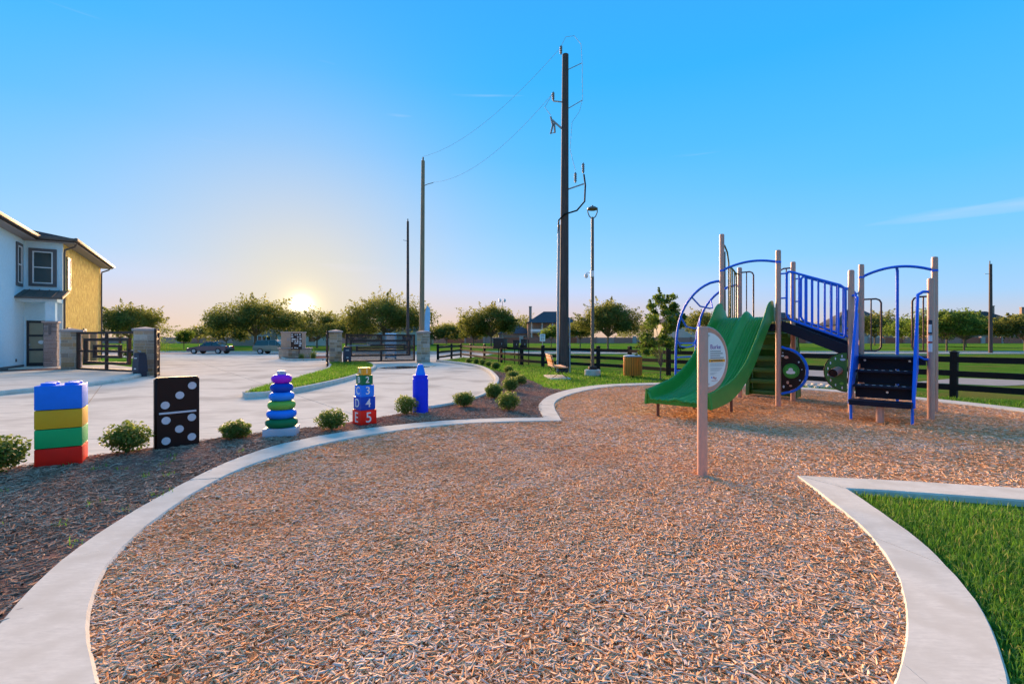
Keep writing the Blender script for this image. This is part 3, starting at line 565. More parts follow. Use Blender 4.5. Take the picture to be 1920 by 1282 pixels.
def gate(name, label, p, q, inset, h, rects, z0=.1, group='bronze metal gates', bars=(), mesh=False):
    d = (q-p); L_ = d.length-2*inset; t = thing(name, label, 'gate', ((p+d.normalized()*inset).x, (p+d.normalized()*inset).y, -.08), math.atan2(d.y, d.x), group)
    b = .11
    def frame(nm, x0, x1, z0_, z1_, bb=b, par=t):
        m = MB(); m.box(((x0+x1)/2,0,z0_+bb/2), (x1-x0,bb,bb)); m.box(((x0+x1)/2,0,z1_-bb/2), (x1-x0,bb,bb))
        m.box((x0+bb/2,0,(z0_+z1_)/2), (bb*1.003,bb*.99,z1_-z0_-2*bb)); m.box((x1-bb/2,0,(z0_+z1_)/2), (bb*1.003,bb*.99,z1_-z0_-2*bb)); return m.obj(nm, M['bronze'], par, False)
    frame('outer_frame', 0, L_, z0, h)
    for (x0, x1, za, zb) in rects: frame('inner_frame', x0*L_, x1*L_, z0+za*(h-z0), z0+zb*(h-z0), .13)
    if mesh: MB().box((L_/2,.02,(z0+h)/2), (L_-.16,.006,h-z0-.16)).obj('mesh_panel', M['gate_mesh'], t, False)
    for (kind, a, s, e) in bars:
        if kind == 'v': MB().box((a*L_,0,z0+(s+e)/2*(h-z0)), (.13,b*.9,(e-s)*(h-z0))).obj('upright', M['bronze'], t, False)
        else: MB().box(((s+e)/2*L_,0,z0+a*(h-z0)), ((e-s)*L_,b*.85,.11)).obj('crossbar', M['bronze'], t, False)
    return t
gate('swing_gate', 'bronze gate of nested rectangles between the two left pillars', P1, P2, .55, 2.0, [(.13,.87,.17,.83),(.29,.73,.33,.67)], bars=[('v',.5,.033,.33),('v',.5,.67,.967),('h',.5,.016,.29),('h',.5,.73,.984),('h',.505,.302,.718),('v',.5,.36,.64)])
gate('swing_gate', 'wide bronze exit gate of nested rectangles across the right driveway lane', P3, P4, .62, 2.0, [(.06,.93,.20,.80),(.145,.86,.38,.63)], bars=[('v',.5,.033,.20),('v',.5,.80,.967),('v',.5,.63,.76),('v',.5,.24,.38),('h',.505,.16,.984)], mesh=True)
def open_leaf(label, p, q, h=2.0):
    d = q-p; t = thing('open_gate_leaf', label, 'gate', (p.x,p.y,-.08), math.atan2(d.y,d.x), 'open entrance gate leaves'); L_ = d.length
    m = MB()
    for z in (.12,h-.04): m.box((L_/2,0,z), (L_,.08,.08))
    m.obj('rail', M['bronze'], t, False)
    for i in range(2): MB().box((.05+i*(L_-.1),0,h/2+.03), (.10,.10,h+.1), bev=.01).obj('stile', M['bronze'], t)
    for za, zb, xa, xb in ((.4,1.65,.18,.82),(.75,1.3,.32,.68)):
        f_ = MB(); f_.box((L_*(xa+xb)/2,0,za), (L_*(xb-xa),.06,.07)); f_.box((L_*(xa+xb)/2,0,zb), (L_*(xb-xa),.06,.07)); f_.box((L_*xa,0,(za+zb)/2), (.07,.059,zb-za)); f_.box((L_*xb,0,(za+zb)/2), (.07,.059,zb-za)); f_.obj('inner_frame', M['bronze'], t, False)
    MB().box((L_/2,0,1.03), (L_*.98,.05,.06)).obj('crossbar', M['bronze'], t, False)
open_leaf('bronze gate leaf standing open edge-on beside the motor box pillar', Vector((-16.0,21.9)), Vector((-15.15,20.55)))
open_leaf('long bronze gate leaf standing open edge-on at the left of the exit gate', Vector((-12.3,32.1)), Vector((-10.45,27.4)), 2.05)
def operator(label, x, y, rz, arm):
    t = thing('gate_motor', label, 'gate motor', (x,y,-.08 if x < -14 else .05), rz, 'gate motor boxes')
    MB().add([(-.24,-.2,.2),(.24,-.2,.2),(.24,.2,.2),(-.24,.2,.2),(-.20,-.15,.98),(.20,-.15,.98),(.20,.15,.98),(-.20,.15,.98)], [(3,2,1,0),(4,5,6,7),(0,1,5,4),(1,2,6,5),(2,3,7,6),(3,0,4,7)]).obj('housing', M['opbox'], t, False)
    MB().box((0,0,1.01), (.36,.27,.06), bev=.02).obj('lid', M['opbox'], t)
    for s in (-.17,.17): MB().box((s,0,.1), (.12,.3,.2)).obj('foot', M['opbox'], t, False)
    MB().box((0,-.178,.80), (.20,.012,.035), rx=R(-3.6)).obj('name_plate', M['white'], t, False); MB().box((0,-.196,.34), (.13,.012,.05), rx=R(-3.6)).obj('label_plate', M['white'], t, False)
    MB().tube([(0,0,1.06), (0,.02,1.10), arm], .028, 8).obj('arm', M['steel'], t)
operator('dark blue gate motor box with steel arm before the left stone pillar', -16.35, 21.25, a1, (-2.1,.75,1.12))
operator('dark gate motor box with steel arm at the left end of the exit gate', -10.75, 31.5, a2, (1.6,.7,1.1))

# ------------------------------------------------------------------ black ranch fence
fence = thing('ranch_fence', 'black three-rail ranch fence running behind the play area', 'fence', (0,0,0))
fp = [(-5.45,35.6),(-4.95,39.6),(-4.6,43.5),(-3.4,39.8),(-2.05,35.8),(-.72,32.3),(.55,29.6),(1.75,27.5),(3.05,26.0),(4.35,24.4),(5.5,22.6),(6.6,20.4),(7.85,18.4),(9.1,16.5),(10.35,14.6),(11.6,12.7),(12.85,10.8),(14.1,8.9),(15.3,7.0)]
pm = MB().box((0,0,.60), (.15,.15,1.2), bev=.008).add([(-.085,-.085,1.2),(.085,-.085,1.2),(.085,.085,1.2),(-.085,.085,1.2),(-.085,-.085,1.225),(.085,-.085,1.225),(.085,.085,1.225),(-.085,.085,1.225),(0,0,1.27)], [(3,2,1,0),(0,1,5,4),(1,2,6,5),(2,3,7,6),(3,0,4,7),(4,5,8),(5,6,8),(6,7,8),(7,4,8)]).mesh('post', False); pm.materials.append(M['black'])
rm = MB().box((.5,0,0), (1,.042,.15)).mesh('rail', False); rm.materials.append(M['black'])
for i, (x, y) in enumerate(fp):
    j = min(i, len(fp)-2); d = Vector(fp[j+1])-Vector(fp[j]); a = math.atan2(d.y, d.x)
    o = link('post', pm, None, fence); o.location = (x, y, -.03); o.rotation_euler = (random.uniform(-.01,.01),random.uniform(-.01,.01),a)
    if i < len(fp)-1:
        n = Vector((-d.y, d.x)).normalized()*(-.055)
        for z in (.27,.63,1.0):
            o = link('rail', rm, None, fence); o.location = (x+n.x, y+n.y, z+random.uniform(-.008,.008)); o.rotation_euler = (0, random.uniform(-.003,.003), a); o.scale = (d.length-.003, 1, 1)

# ------------------------------------------------------------------ utility poles, lamp, wires
def upole(label, x, y, h, r0, r1, m, lean=(0,0), name='utility_pole'):
    t = thing(name, label, 'utility pole', (x,y,-.03)); 
    MB().tube([(lean[0]*k/8, lean[1]*k/8, h*k/8) for k in range(9)], [r0+(r1-r0)*k/8 for k in range(9)], 14).obj('shaft', m, t); return t
mp_t = upole('tall dark wooden utility pole with conduit beside the bench', 2.46, 23.0, 15.1, .235, .15, M['pole'], (.08,0))
MB().tube([(-.29,-.06,0),(-.27,-.06,4),(-.23,-.06,7.0)], .065, 10).obj('conduit', M['steel'], mp_t)
MB().tube([(.28,-.08,0),(.27,-.08,2.6)], .03, 8).obj('ground_guard', M['steel'], mp_t)
def insul(par, base, h=.42, r=.07, tilt=(0,0)):
    pr = [(r*.5,0)]+[(r*(1.0 if k % 2 else .62), h*(k+1)/10) for k in range(8)]+[(r*.3,h)]
    return MB().lathe(pr, 10, base).obj('insulator', M['insul'], par)
insul(mp_t, (-.13,0,15.12)); insul(mp_t, (-.50,0,12.92)); insul(mp_t, (.92,-.05,9.45), .5); insul(mp_t, (.55,-.05,9.0), .5)
for pts, r in (([(-.06,0,12.85),(-.5,0,12.9)],.035), ([(.22,0,14.4),(.85,0,14.7)],.02), ([(.22,0,12.55),(.9,0,12.95)],.02), ([(-.1,0,11.6),(-.55,0,12.0)],.05), ([(.18,0,8.7),(.95,-.05,8.95)],.035)): MB().tube(pts, r, 8).obj('bracket', M['steel'], mp_t)
MB().tube([(-.62,0,12.15),(-.52,0,11.75),(-.62,0,11.35),(-.42,0,11.4),(-.45,0,11.9)], .045, 8).obj('fuse_cutout', M['insul'], mp_t)
MB().tube([(.95,-.05,9.4),(1.02,-.05,8.9),(.98,-.1,8.1),(.6,-.18,7.65),(.0,-.24,7.45),(-.25,-.15,7.2),(-.27,-.06,6.6)], .04, 8).obj('riser_cable', M['black'], mp_t)
MB().tube([(-.13,0,15.5),(.1,0,15.95),(.5,0,16.0),(.82,0,15.6),(.88,0,14.75),(.9,0,13.0),(.75,0,12.4),(.4,0,11.9),(.3,0,10.6),(.55,-.03,9.6)], .010, 6).obj('jumper_wire', M['wire'], mp_t)
MB().tube([(-.5,0,13.3),(-.9,-.0,12.6),(-.6,0,12.2)], .012, 6).obj('jumper_wire', M['wire'], mp_t)
p2 = upole('tan wooden utility pole rising behind the right exit-gate pillar', -6.85, 36.6, 15.1, .20, .13, M['pole_tan'], (.12,0)); MB().tube([(.15,0,13.2),(.5,0,13.35),(.9,0,13.45)], .03, 8).obj('bracket', M['steel'], p2); insul(p2, (.12,0,15.1), .3)
p3 = upole('thin brown wooden utility pole behind the exit gate', -11.2, 52.0, 14.3, .17, .12, M['pole']); MB().tube([(-.1,0,12.2),(-.5,0,12.3)], .03, 6).obj('bracket', M['steel'], p3); insul(p3, (0,0,14.3), .3)
p4 = upole('lone dark utility pole beyond the street at far right', 58.2, 60.0-1.2, 10.8, .2, .15, M['pole']); MB().tube([(-.1,0,9.6),(-.75,0,9.6)], .03, 6).obj('bracket', M['steel'], p4); insul(p4, (-.1,0,10.8), .4)
p5 = upole('dark utility pole seen through the playground posts', 29.0, 66.0, 13.6, .2, .14, M['pole']); insul(p5, (-.1,0,13.6), .4); MB().tube([(-.1,0,9.4),(-.8,0,9.4)], .03, 6).obj('bracket', M['steel'], p5)
def wire(label, a, b, sag):
    A, B = Vector(a), Vector(b); tag(MB().tube([A.lerp(B, i/24)+Vector((0,0,-sag*4*(i/24)*(1-i/24))) for i in range(25)], .008, 5).obj('power_line', M['wire']), label, 'power line', 'overhead power lines')
wire('upper power line sagging from the tall pole top to the tan pole', (2.4,23,15.5), (-6.7,36.6,15.4), .9)
wire('lower power line sagging from the tall pole bracket to the tan pole', (2.0,23,13.3), (-6.0,36.6,13.45), 1.0)
lp_ = thing('lamp_post', 'slim bronze lamp post with ring head on a round concrete base', 'lamp post', (3.43,20.6,-.03))
MB().lathe([(.34,0),(.34,.26),(.31,.29)], 24).obj('concrete_base', M['kerb'], lp_); MB().box((0,0,.35), (.34,.34,.14), bev=.02).obj('base_cover', M['bronze'], lp_)
M['lamp_metal'] = mat('lamp_bronze', (.12,.105,.09), .45, .1, 8, metal=.3)
MB().tube([(0,0,.3),(0,0,6.75)], [.075,.06], 12).obj('shaft', M['lamp_metal'], lp_)
hd = MB().tube([(0,0,6.7),(-.13,0,6.8),(-.2,0,6.98),(-.205,0,7.12)], .022, 8).tube([(0,0,6.7),(.13,0,6.8),(.2,0,6.98),(.205,0,7.12)], .022, 8).lathe([(.05,6.6),(.055,6.75),(.03,6.78)], 12).obj('yoke', M['lamp_metal'], lp_)
MB().lathe([(.19,7.08),(.225,7.10),(.22,7.15),(.12,7.21),(.04,7.23),(.035,7.27),(.0,7.28)], 20).obj('lamp_head', M['lamp_metal'], lp_)
cmn = MB().box((-.02,-.02,4.35), (.14,.16,.26), bev=.01).tube([(-.08,0,4.4),(-.25,0,4.42),(-.27,0,4.36)], .018, 6).obj('camera_bracket', M['winframe'], lp_); MB().lathe([(.0,4.17),(.06,4.2),(.085,4.26),(.085,4.33),(.05,4.37)], 14, (-.27,0,0)).obj('security_camera', M['winframe'], lp_)
sl = thing('street_light', 'thin pale street light with two round heads far beyond the fence', 'street light', (-1.9,95,.35))
MB().tube([(0,0,0),(0,0,8.8)], [.10,.06], 8).obj('shaft', M['steel'], sl)
for s in (-.45,.45): MB().lathe([(.0,8.6),(.22,8.75),(.28,9.0),(.18,9.25),(0,9.3)], 12, (s,0,0)).obj('globe', M['winframe'], sl)
# ------------------------------------------------------------------ text and print helpers
def text_obj(name, s, size, Mx, m, parent, depth=.003, bold=0):
    cu = bpy.data.curves.new(name, 'FONT'); cu.body = s; cu.size = size; cu.extrude = depth; cu.align_x = 'CENTER'; cu.align_y = 'CENTER'; cu.offset = bold
    tmp = bpy.data.objects.new(name, cu); COL.objects.link(tmp); dg = bpy.context.evaluated_depsgraph_get()
    me = bpy.data.meshes.new_from_object(tmp.evaluated_get(dg)); bpy.data.objects.remove(tmp); bpy.data.curves.remove(cu)
    me.transform(Mx); me.materials.clear(); me.materials.append(m); return link(name, me, None, parent)
def facing(p, ang, up=R(90)): return Matrix.Translation(p) @ Matrix.Rotation(ang, 4, 'Z') @ Matrix.Rotation(up, 4, 'X')   # text upright, its normal is -Y turned by ang

# ------------------------------------------------------------------ play structure; local x runs right along the bridge, local y away from the slide
ps = thing('play_structure', 'playground structure with green double slide, blue railings, bridge and steps', 'play structure', (6.04,10.97,0), math.atan2(-.69,.724))
def post(x, y, h, r=.057): return MB().lathe([(r,-.1),(r,h-.02),(r*.9,h+.008),(r*.5,h+.018),(.001,h+.02)], 20, (x,y,0)).obj('post', M['post_tan'], ps)
W_ = 1.25; BX = 1.37; D1, D2 = 1.88, 1.19
post(0,0,3.53); post(0,W_,3.41); post(-W_,0,4.08); post(-W_,W_,3.40); post(BX,0,2.94); post(BX,W_,3.20); post(BX+W_,0,2.66); post(BX+W_,W_,3.22)
def deck(x0, z):
    d = MB().box((x0+W_/2,W_/2,z-.03), (W_-.15,W_-.02,.06), bev=.01).box((x0+W_/2,W_/2,z-.031), (W_-.02,W_-.15,.055), bev=.01).obj('deck', M['navy'], ps)
    MB().box((x0+W_/2,.0,z-.10), (W_-.14,.05,.14)).obj('deck_fascia', M['navy'], d, False)
deck(-W_, D1); deck(BX, D2)
# bridge ramp with kerbs, rails on both sides
rp = MB()
def slab(mb, y0, y1, x0, x1, za, zb, th): return mb.add([(x0,y0,za-th),(x1,y0,zb-th),(x1,y1,zb-th),(x0,y1,za-th),(x0,y0,za),(x1,y0,zb),(x1,y1,zb),(x0,y1,za)], [(3,2,1,0),(4,5,6,7),(0,1,5,4),(1,2,6,5),(2,3,7,6),(3,0,4,7)])
slab(rp, .05, W_-.05, .0, BX, D1-.01, D2+.01, .05); ramp_o = rp.obj('ramp', M['navy'], ps, False)
for y in (0, W_-.045): slab(MB(), y, y+.045, .066, BX-.066, D1+.07, D2+.21, .24).obj('ramp_side', M['navy'], ramp_o, False)
def rail(y):
    x0, x1 = .17, BX-.10; zt = lambda x: 3.13-.40*x; zb = lambda x: 2.06-.42*x; r = .026
    c = .09
    pts = [(x0,y,zb(x0)+c),(x0,y,zt(x0)-c),(x0+.03,y,zt(x0)-.03),(x0+c,y,zt(x0+c)),(x1-c,y,zt(x1-c)),(x1-.03,y,zt(x1)-.02),(x1,y,zt(x1)-c),(x1,y,zb(x1)+c),(x1-.03,y,zb(x1)+.03),(x1-c,y,zb(x1-c)),(x0+c,y,zb(x0+c)),(x0+.03,y,zb(x0)+.02)]
    fr = MB().tube(pts, r, 10, closed=True).obj('bridge_rail', M['blue'], ps)
    for i in range(8):
        x = x0+(i+1)*(x1-x0)/9; MB().tube([(x,y,zb(x)),(x,y,zt(x))], .019, 8).obj('baluster', M['blue'], fr)
    b = MB()
    for x, z, px in ((x0,zt(x0)-.06,0),(x0,2.45,0),(x1,zt(x1)-.06,BX),(x1,1.75,BX)): b.tube([(x,y,z),(px,y,z)], .018, 8)
    b.obj('clamp', M['blue'], fr)
rail(0); rail(W_)
def bow(p, q, rise, r, m, name, n=16):
    P, Q = Vector(p), Vector(q); o = MB().tube([P.lerp(Q, i/n)+Vector((0,0,rise*4*(i/n)*(1-i/n))) for i in range(n+1)], r, 10).obj(name, m, ps)
    for e in (p, q): MB().tube([(e[0],e[1],e[2]-.022),(e[0],e[1],e[2]+.022)], .061, 14).obj('clamp', m, o)
    return o
bow((-W_,0,3.20),(0,0,3.27), .12, .028, M['blue'], 'slide_arch'); bow((BX,W_,2.92),(BX+W_,W_,2.95), .16, .029, M['blue'], 'pole_arch')
MB().tube([(BX+.62,W_,3.09),(BX+.62,W_+.06,3.09),(BX+.63,W_+.10,3.02),(BX+.63,W_+.11,2.8),(BX+.63,W_+.11,-.05)], .03, 10).obj('slide_pole', M['blue'], ps)
def loop(x, y, dx, dy, z0, z1, w, m, name='hand_loop'):
    c = .09; L2 = Vector((dx,dy,0)); P = lambda a, z: Vector((x,y,z))+L2*a
    o = MB().tube([P(0,z1),P(w-c,z1-.0),P(w-.03,z1-.03),P(w,z1-c),P(w,z0+c),P(w-.03,z0+.03),P(w-c,z0),P(0,z0)], .019, 10).obj(name, m, ps)
    MB().tube([P(w*.5,z1),P(w*.5,z0)], .014, 8).obj('bar', m, o)
loop(BX, W_, 1,0, 1.27, 2.42, .36, M['brown']); loop(BX+W_, W_, -1,0, 1.27, 2.42, .36, M['brown']); loop(-W_, W_, 1,0, 2.03, 3.28, .34, M['brown']); loop(0, W_, -1,0, 2.03, 3.28, .30, M['brown'])
# olive arched barrier on the left side of the high deck
ob = MB().tube([(-W_,.0,3.86),(-W_,.18,3.84),(-W_,.36,3.70),(-W_,.46,3.45),(-W_,.47,2.1),(-W_,.52,2.0),(-W_,.7,1.98),(-W_,.95,1.98),(-W_,1.0,2.06),(-W_,1.0,3.15),(-W_,.94,3.24),(-W_,.7,3.33),(-W_,.60,3.35),(-W_,.58,2.0)], .02, 10).obj('barrier', M['olive'], ps)
for y in (.72,.86): MB().tube([(-W_,y,1.98),(-W_,y,3.30)], .015, 8).obj('bar', M['olive'], ob)
MB().tube([(-W_,W_,3.22),(-W_,.96,3.24)], .018, 8).obj('bar', M['olive'], ob)
# arched ladder climber on the left
lad = MB(); rails = []
for y in (0.0, W_):
    c = [(-W_,2.96),(-W_-.30,2.92),(-W_-.62,2.74),(-W_-.90,2.42),(-W_-1.08,2.0),(-W_-1.16,1.5),(-W_-1.18,.9),(-W_-1.18,-.05)]
    c = smooth_line(c, 26); rails.append(c); lad.tube([(x,y,z) for x, z in c], .031, 10)
lad_o = lad.obj('arch_climber', M['blue'], ps)
for z in (.32,.70,1.05,1.42): MB().tube([(-W_-1.17,0,z),(-W_-1.17,W_,z)], .021, 8).obj('rung', M['blue'], lad_o)
for k, (dx, dz) in {14:(.0,-.22), 10:(.10,-.28), 6:(.22,-.26)}.items():
    x, z = rails[0][k]; MB().tube([(x,0,z),(x+dx*.6,.22,z+dz*.9),(x+dx,.62,z+dz*1.05),(x+dx*.6,1.03,z+dz*.9),(x,W_,z)], .021, 8).obj('rung', M['blue'], lad_o)
# slide
prof = smooth_line([(.10,2.02),(-.10,2.03),(-.28,1.97),(-.55,1.76),(-1.0,1.33),(-1.5,.90),(-2.0,.62),(-2.5,.45),(-3.0,.38),(-3.42,.36)], 54)
nx = 161; sv = []; hw = .60
for i, (y, z) in enumerate(prof):
    s = i/(len(prof)-1); a = prof[max(i-1,0)]; b = prof[min(i+1,len(prof)-1)]; t = Vector((b[0]-a[0], b[1]-a[1])).normalized(); nrm = Vector((t.y,-t.x)) if -t.x > 0 else Vector((-t.y,t.x))
    wall = .24+.12*math.exp(-((s-.06)/.07)**2)-.06*max(0,(s-.85)/.15); hump = .035+.12*math.exp(-((s-.03)/.06)**2)+.05*math.exp(-((s-.42)/.12)**2)
    if s < .03: wall *= .7
    for j in range(nx):
        u = -1+2*j/(nx-1); au = abs(u); x = u*hw
        if au < .80: h = hump*math.exp(-(u/.14)**2)+(.011*math.sin(au*67) if .2 < au < .76 else 0)
        elif au < .93: q = (au-.80)/.13; h = wall*(q*q*(3-2*q))
        elif au < .965: h = wall+.012*math.sin((au-.93)/.035*3.14)
        else: q = (au-.965)/.035; h = wall-(wall+.10)*q; x = math.copysign(hw*(.965+.02*q), u)
        flare = 1+.08*s; sv.append((-.66-.16*s+x*flare, y+nrm.x*h, z+nrm.y*h))
np_ = len(prof); sf = [(i*nx+j, i*nx+j+1, (i+1)*nx+j+1, (i+1)*nx+j) for i in range(np_-1) for j in range(nx-1)]
un = []
base = len(sv)
for i, (y, z) in enumerate(prof):
    s = i/(np_-1)
    for u in (-.985,-.8,0,.8,.985): sv.append((-.66-.16*s+u*hw*(1+.08*s)*.995, y+.02, z-.085-(.02 if abs(u) > .9 else 0)))
sf += [(base+i*5+j, base+(i+1)*5+j, base+(i+1)*5+j+1, base+i*5+j+1) for i in range(np_-1) for j in range(4)]
sl_o = MB().add(sv, sf); sl_o.f.append(tuple(range((np_-1)*nx, np_*nx))+tuple(base+(np_-1)*5+j for j in (4,3,2,1,0)))
slide = sl_o.obj('slide', M['slide'], ps)
lipp = [sv[(np_-1)*nx+j] for j in range(0, nx, 5)]
MB().tube(lipp, .028, 8).obj('exit_lip', M['slide'], slide)
for x, y, h in ((-1.30,-3.22,.30),(-.38,-3.22,.30),(-.42,-1.75,.62),(-1.2,-1.75,.62)): MB().tube([(x,y,-.05),(x,y,h)], .032, 10).obj('slide_leg', M['brown'], slide)
# round play panels under the bridge
def half_panel(x0, sgn, z, rad, m_panel, rim, name, label=None):
    Mx = Matrix.Translation((x0,0,z)) @ Matrix.Rotation(R(90),4,'X'); A = [(sgn*(.0+rad*math.sin(a)), rad*math.cos(a)) for a in np.linspace(0, math.pi, 25)]
    if sgn < 0: A = A[::-1]
    p = MB().plate(A[::-1], Mx, .025).obj(name, m_panel, ps, False)
    if label: p['label'] = label
    if rim: MB().tube([(x0,0,z+rad+.06)]+[(x0+sgn*(.02+rad*1.03*math.sin(a)), 0, z+rad*1.06*math.cos(a)) for a in np.linspace(.12, math.pi-.12, 25)]+[(x0,0,z-rad-.06)], .03, 10).obj('panel_rim', M['blue'], p)
    else: MB().tube([(x0+sgn*rad*math.sin(a), -.0, z+rad*math.cos(a)) for a in np.linspace(0, math.pi, 25)], .022, 8).obj('panel_rim', M['black'], p)
    return p
def disc(par, x, z, rx, rz, m, name, y=-.032, th=.012, n=20): return MB().plate([(rx*math.cos(a), rz*math.sin(a)) for a in np.linspace(0,6.2832,n+1)[:-1]], Matrix.Translation((x,y,z)) @ Matrix.Rotation(R(90),4,'X'), th).obj(name, m, par, False)
hp = half_panel(.07, 1, .82, .47, M['p_black'], True, 'activity_panel')
disc(hp, .27, .82, .165, .165, M['slide'], 'emblem'); disc(hp, .27, .82, .145, .145, M['slide_dk'], 'emblem_ring', -.045); disc(hp, .27, .82, .132, .132, M['slide'], 'emblem_field', -.058)
for dx, dz, r in ((0,.03,.045),(-.045,-.03,.045),(.05,-.03,.04),(.0,-.02,.06)): disc(hp, .27+dx, .82+dz, r, r*.8, M['white'], 'emblem_figure', -.071, .008+.001*dx)
for dx, dz, a, b, mm in ((.17,1.12,.045,.032,'post_tan'),(.10,1.15,.03,.02,'p_spot'),(.42,1.02,.018,.02,'p_spot'),(.44,.62,.016,.016,'p_spot'),(.20,.56,.026,.036,'post_tan'),(.26,.49,.03,.02,'post_tan'),(.12,.46,.02,.03,'p_spot'),(.10,1.22,.016,.012,'p_spot'),(.48,.86,.012,.012,'p_spot')): disc(hp, dx, dz, a, b, M[mm], 'inlay', -.032, .008, 12)
gp = half_panel(BX-.07, -1, .84, .40, M['slide_dk'], False, 'telescope_panel')
MB().tube([(BX-.22,-.02,.87),(BX-.24,-.16,.85),(BX-.27,-.32,.82)], [.085,.085,.09], 16, caps=False).lathe([(.0,0),(.08,.0),(.08,.002)], 16, (BX-.22,-.03,.80)).obj('telescope', M['post_tan'], gp)
MB().tube([(BX-.225,-.06,.865),(BX-.265,-.30,.823)], .079, 16).obj('telescope_bore', M['p_black'], gp)
for a in np.linspace(.25, 2.9, 8): disc(gp, BX-.07-.34*math.sin(a), .84+.34*math.cos(a), .012, .03, M['white'], 'inlay', -.03, .006, 10)
disc(gp, BX-.14, 1.10, .05, .025, M['p_spot'], 'inlay', -.032, .008, 12); disc(gp, BX-.16, .60, .035, .03, M['p_lime'], 'inlay', -.032, .008, 12)
# steps up to the low deck, coming down towards -y
xa, xb = BX+.17, BX+W_-.22
st = MB(); zz = [.40,.665,.93,D2]; yy = [-.98,-.68,-.38,-.08]
for i in range(1,4): slab(st, yy[i]-.015, yy[i]+.015, xa, xb, zz[i]-.025, zz[i]-.025, zz[i]-zz[i-1]-.03)
steps = st.obj('steps', M['navy'], ps, False)
for i in range(4):
    tr = MB().box(((xa+xb)/2, yy[i]-.13+(.0 if i else -.0), zz[i]-.025), (xb-xa+(.06 if i == 0 else 0), .30, .05), bev=.012).obj('tread', M['navy'], steps)
    if i in (1,2):
        for k in range(7): MB().box((xa+.1+k*(xb-xa-.2)/6, yy[i]+.02-.28, zz[i]+.003), (.05,.012,.006)).obj('grip_strip', M['p_spot'], tr, False)
MB().box(((xa+xb)/2, yy[0]-.13, .345), (xb-xa+.05,.30,.085), bev=.015).obj('step_box', M['navy'], steps)
MB().tube([((xa+xb)/2,yy[0]-.12,-.05),((xa+xb)/2,yy[0]-.12,.32)], .062, 16).obj('support', M['post_tan'], steps)
for x in (xa-.02, xb+.02): MB().tube([(x,yy[0]-.04,-.05),(x,yy[0]-.04,.4)], .024, 10).obj('support', M['blue'], steps)
for x, sg, px in ((xa-.04,1,BX),(xb+.04,-1,BX+W_)):
    side = MB().plate([(-1.02,.30),(-1.02,.52),(-.34,1.9),(-.20,2.05),(-.12,2.05),(-.12,.98),(-.30,.86)], Matrix(((0,0,1,x-.012),(1,0,0,0),(0,1,0,0),(0,0,0,1))), .024).obj('stair_side', M['blue'], ps, False)
    MB().tube([(x,-1.03,.30),(x,-1.03,.56),(x,-.34,1.98),(x,-.26,2.22),(x,-.18,2.36),(px*.4+x*.6,-.08,2.42),(px,0,2.42)], .027, 10).obj('handrail', M['blue'], side)
    MB().tube([(x,-.12,1.2),(x+(px-x)*.5,-.08,1.14),(px,0,1.14)], .02, 8).obj('clamp', M['blue'], side)
for x, z in ((xa+.08,D2-.09),(xb-.08,D2-.09),(xa+.5,.53)): disc(steps, x, z, .02, .02, M['steel_bolt'], 'bolt', -.14 if z > 1 else -.74, .01, 12)
# safety stickers on the right-hand stair post
for z0, z1, m_, nm in ((1.62,1.88,'opbox','sticker'),(1.65,1.80,'white','sticker'),(1.48,1.59,'white','sticker'),(1.452,1.475,'lamp_red','sticker'),(1.28,1.44,'white','sticker')):
    w = .42 if m_ != 'opbox' and z0 > 1.6 else .58; rr_ = .0586 if m_ == 'opbox' else .0594
    a0 = R(-90)-.15; vs_ = []; 
    for a in np.linspace(a0-w, a0+w, 9): vs_ += [(BX+W_+rr_*math.cos(a), rr_*math.sin(a), z0), (BX+W_+rr_*math.cos(a), rr_*math.sin(a), z1)]
    MB().add(vs_, [(2*i,2*i+2,2*i+3,2*i+1) for i in range(8)]).obj(nm, M[m_], ps)
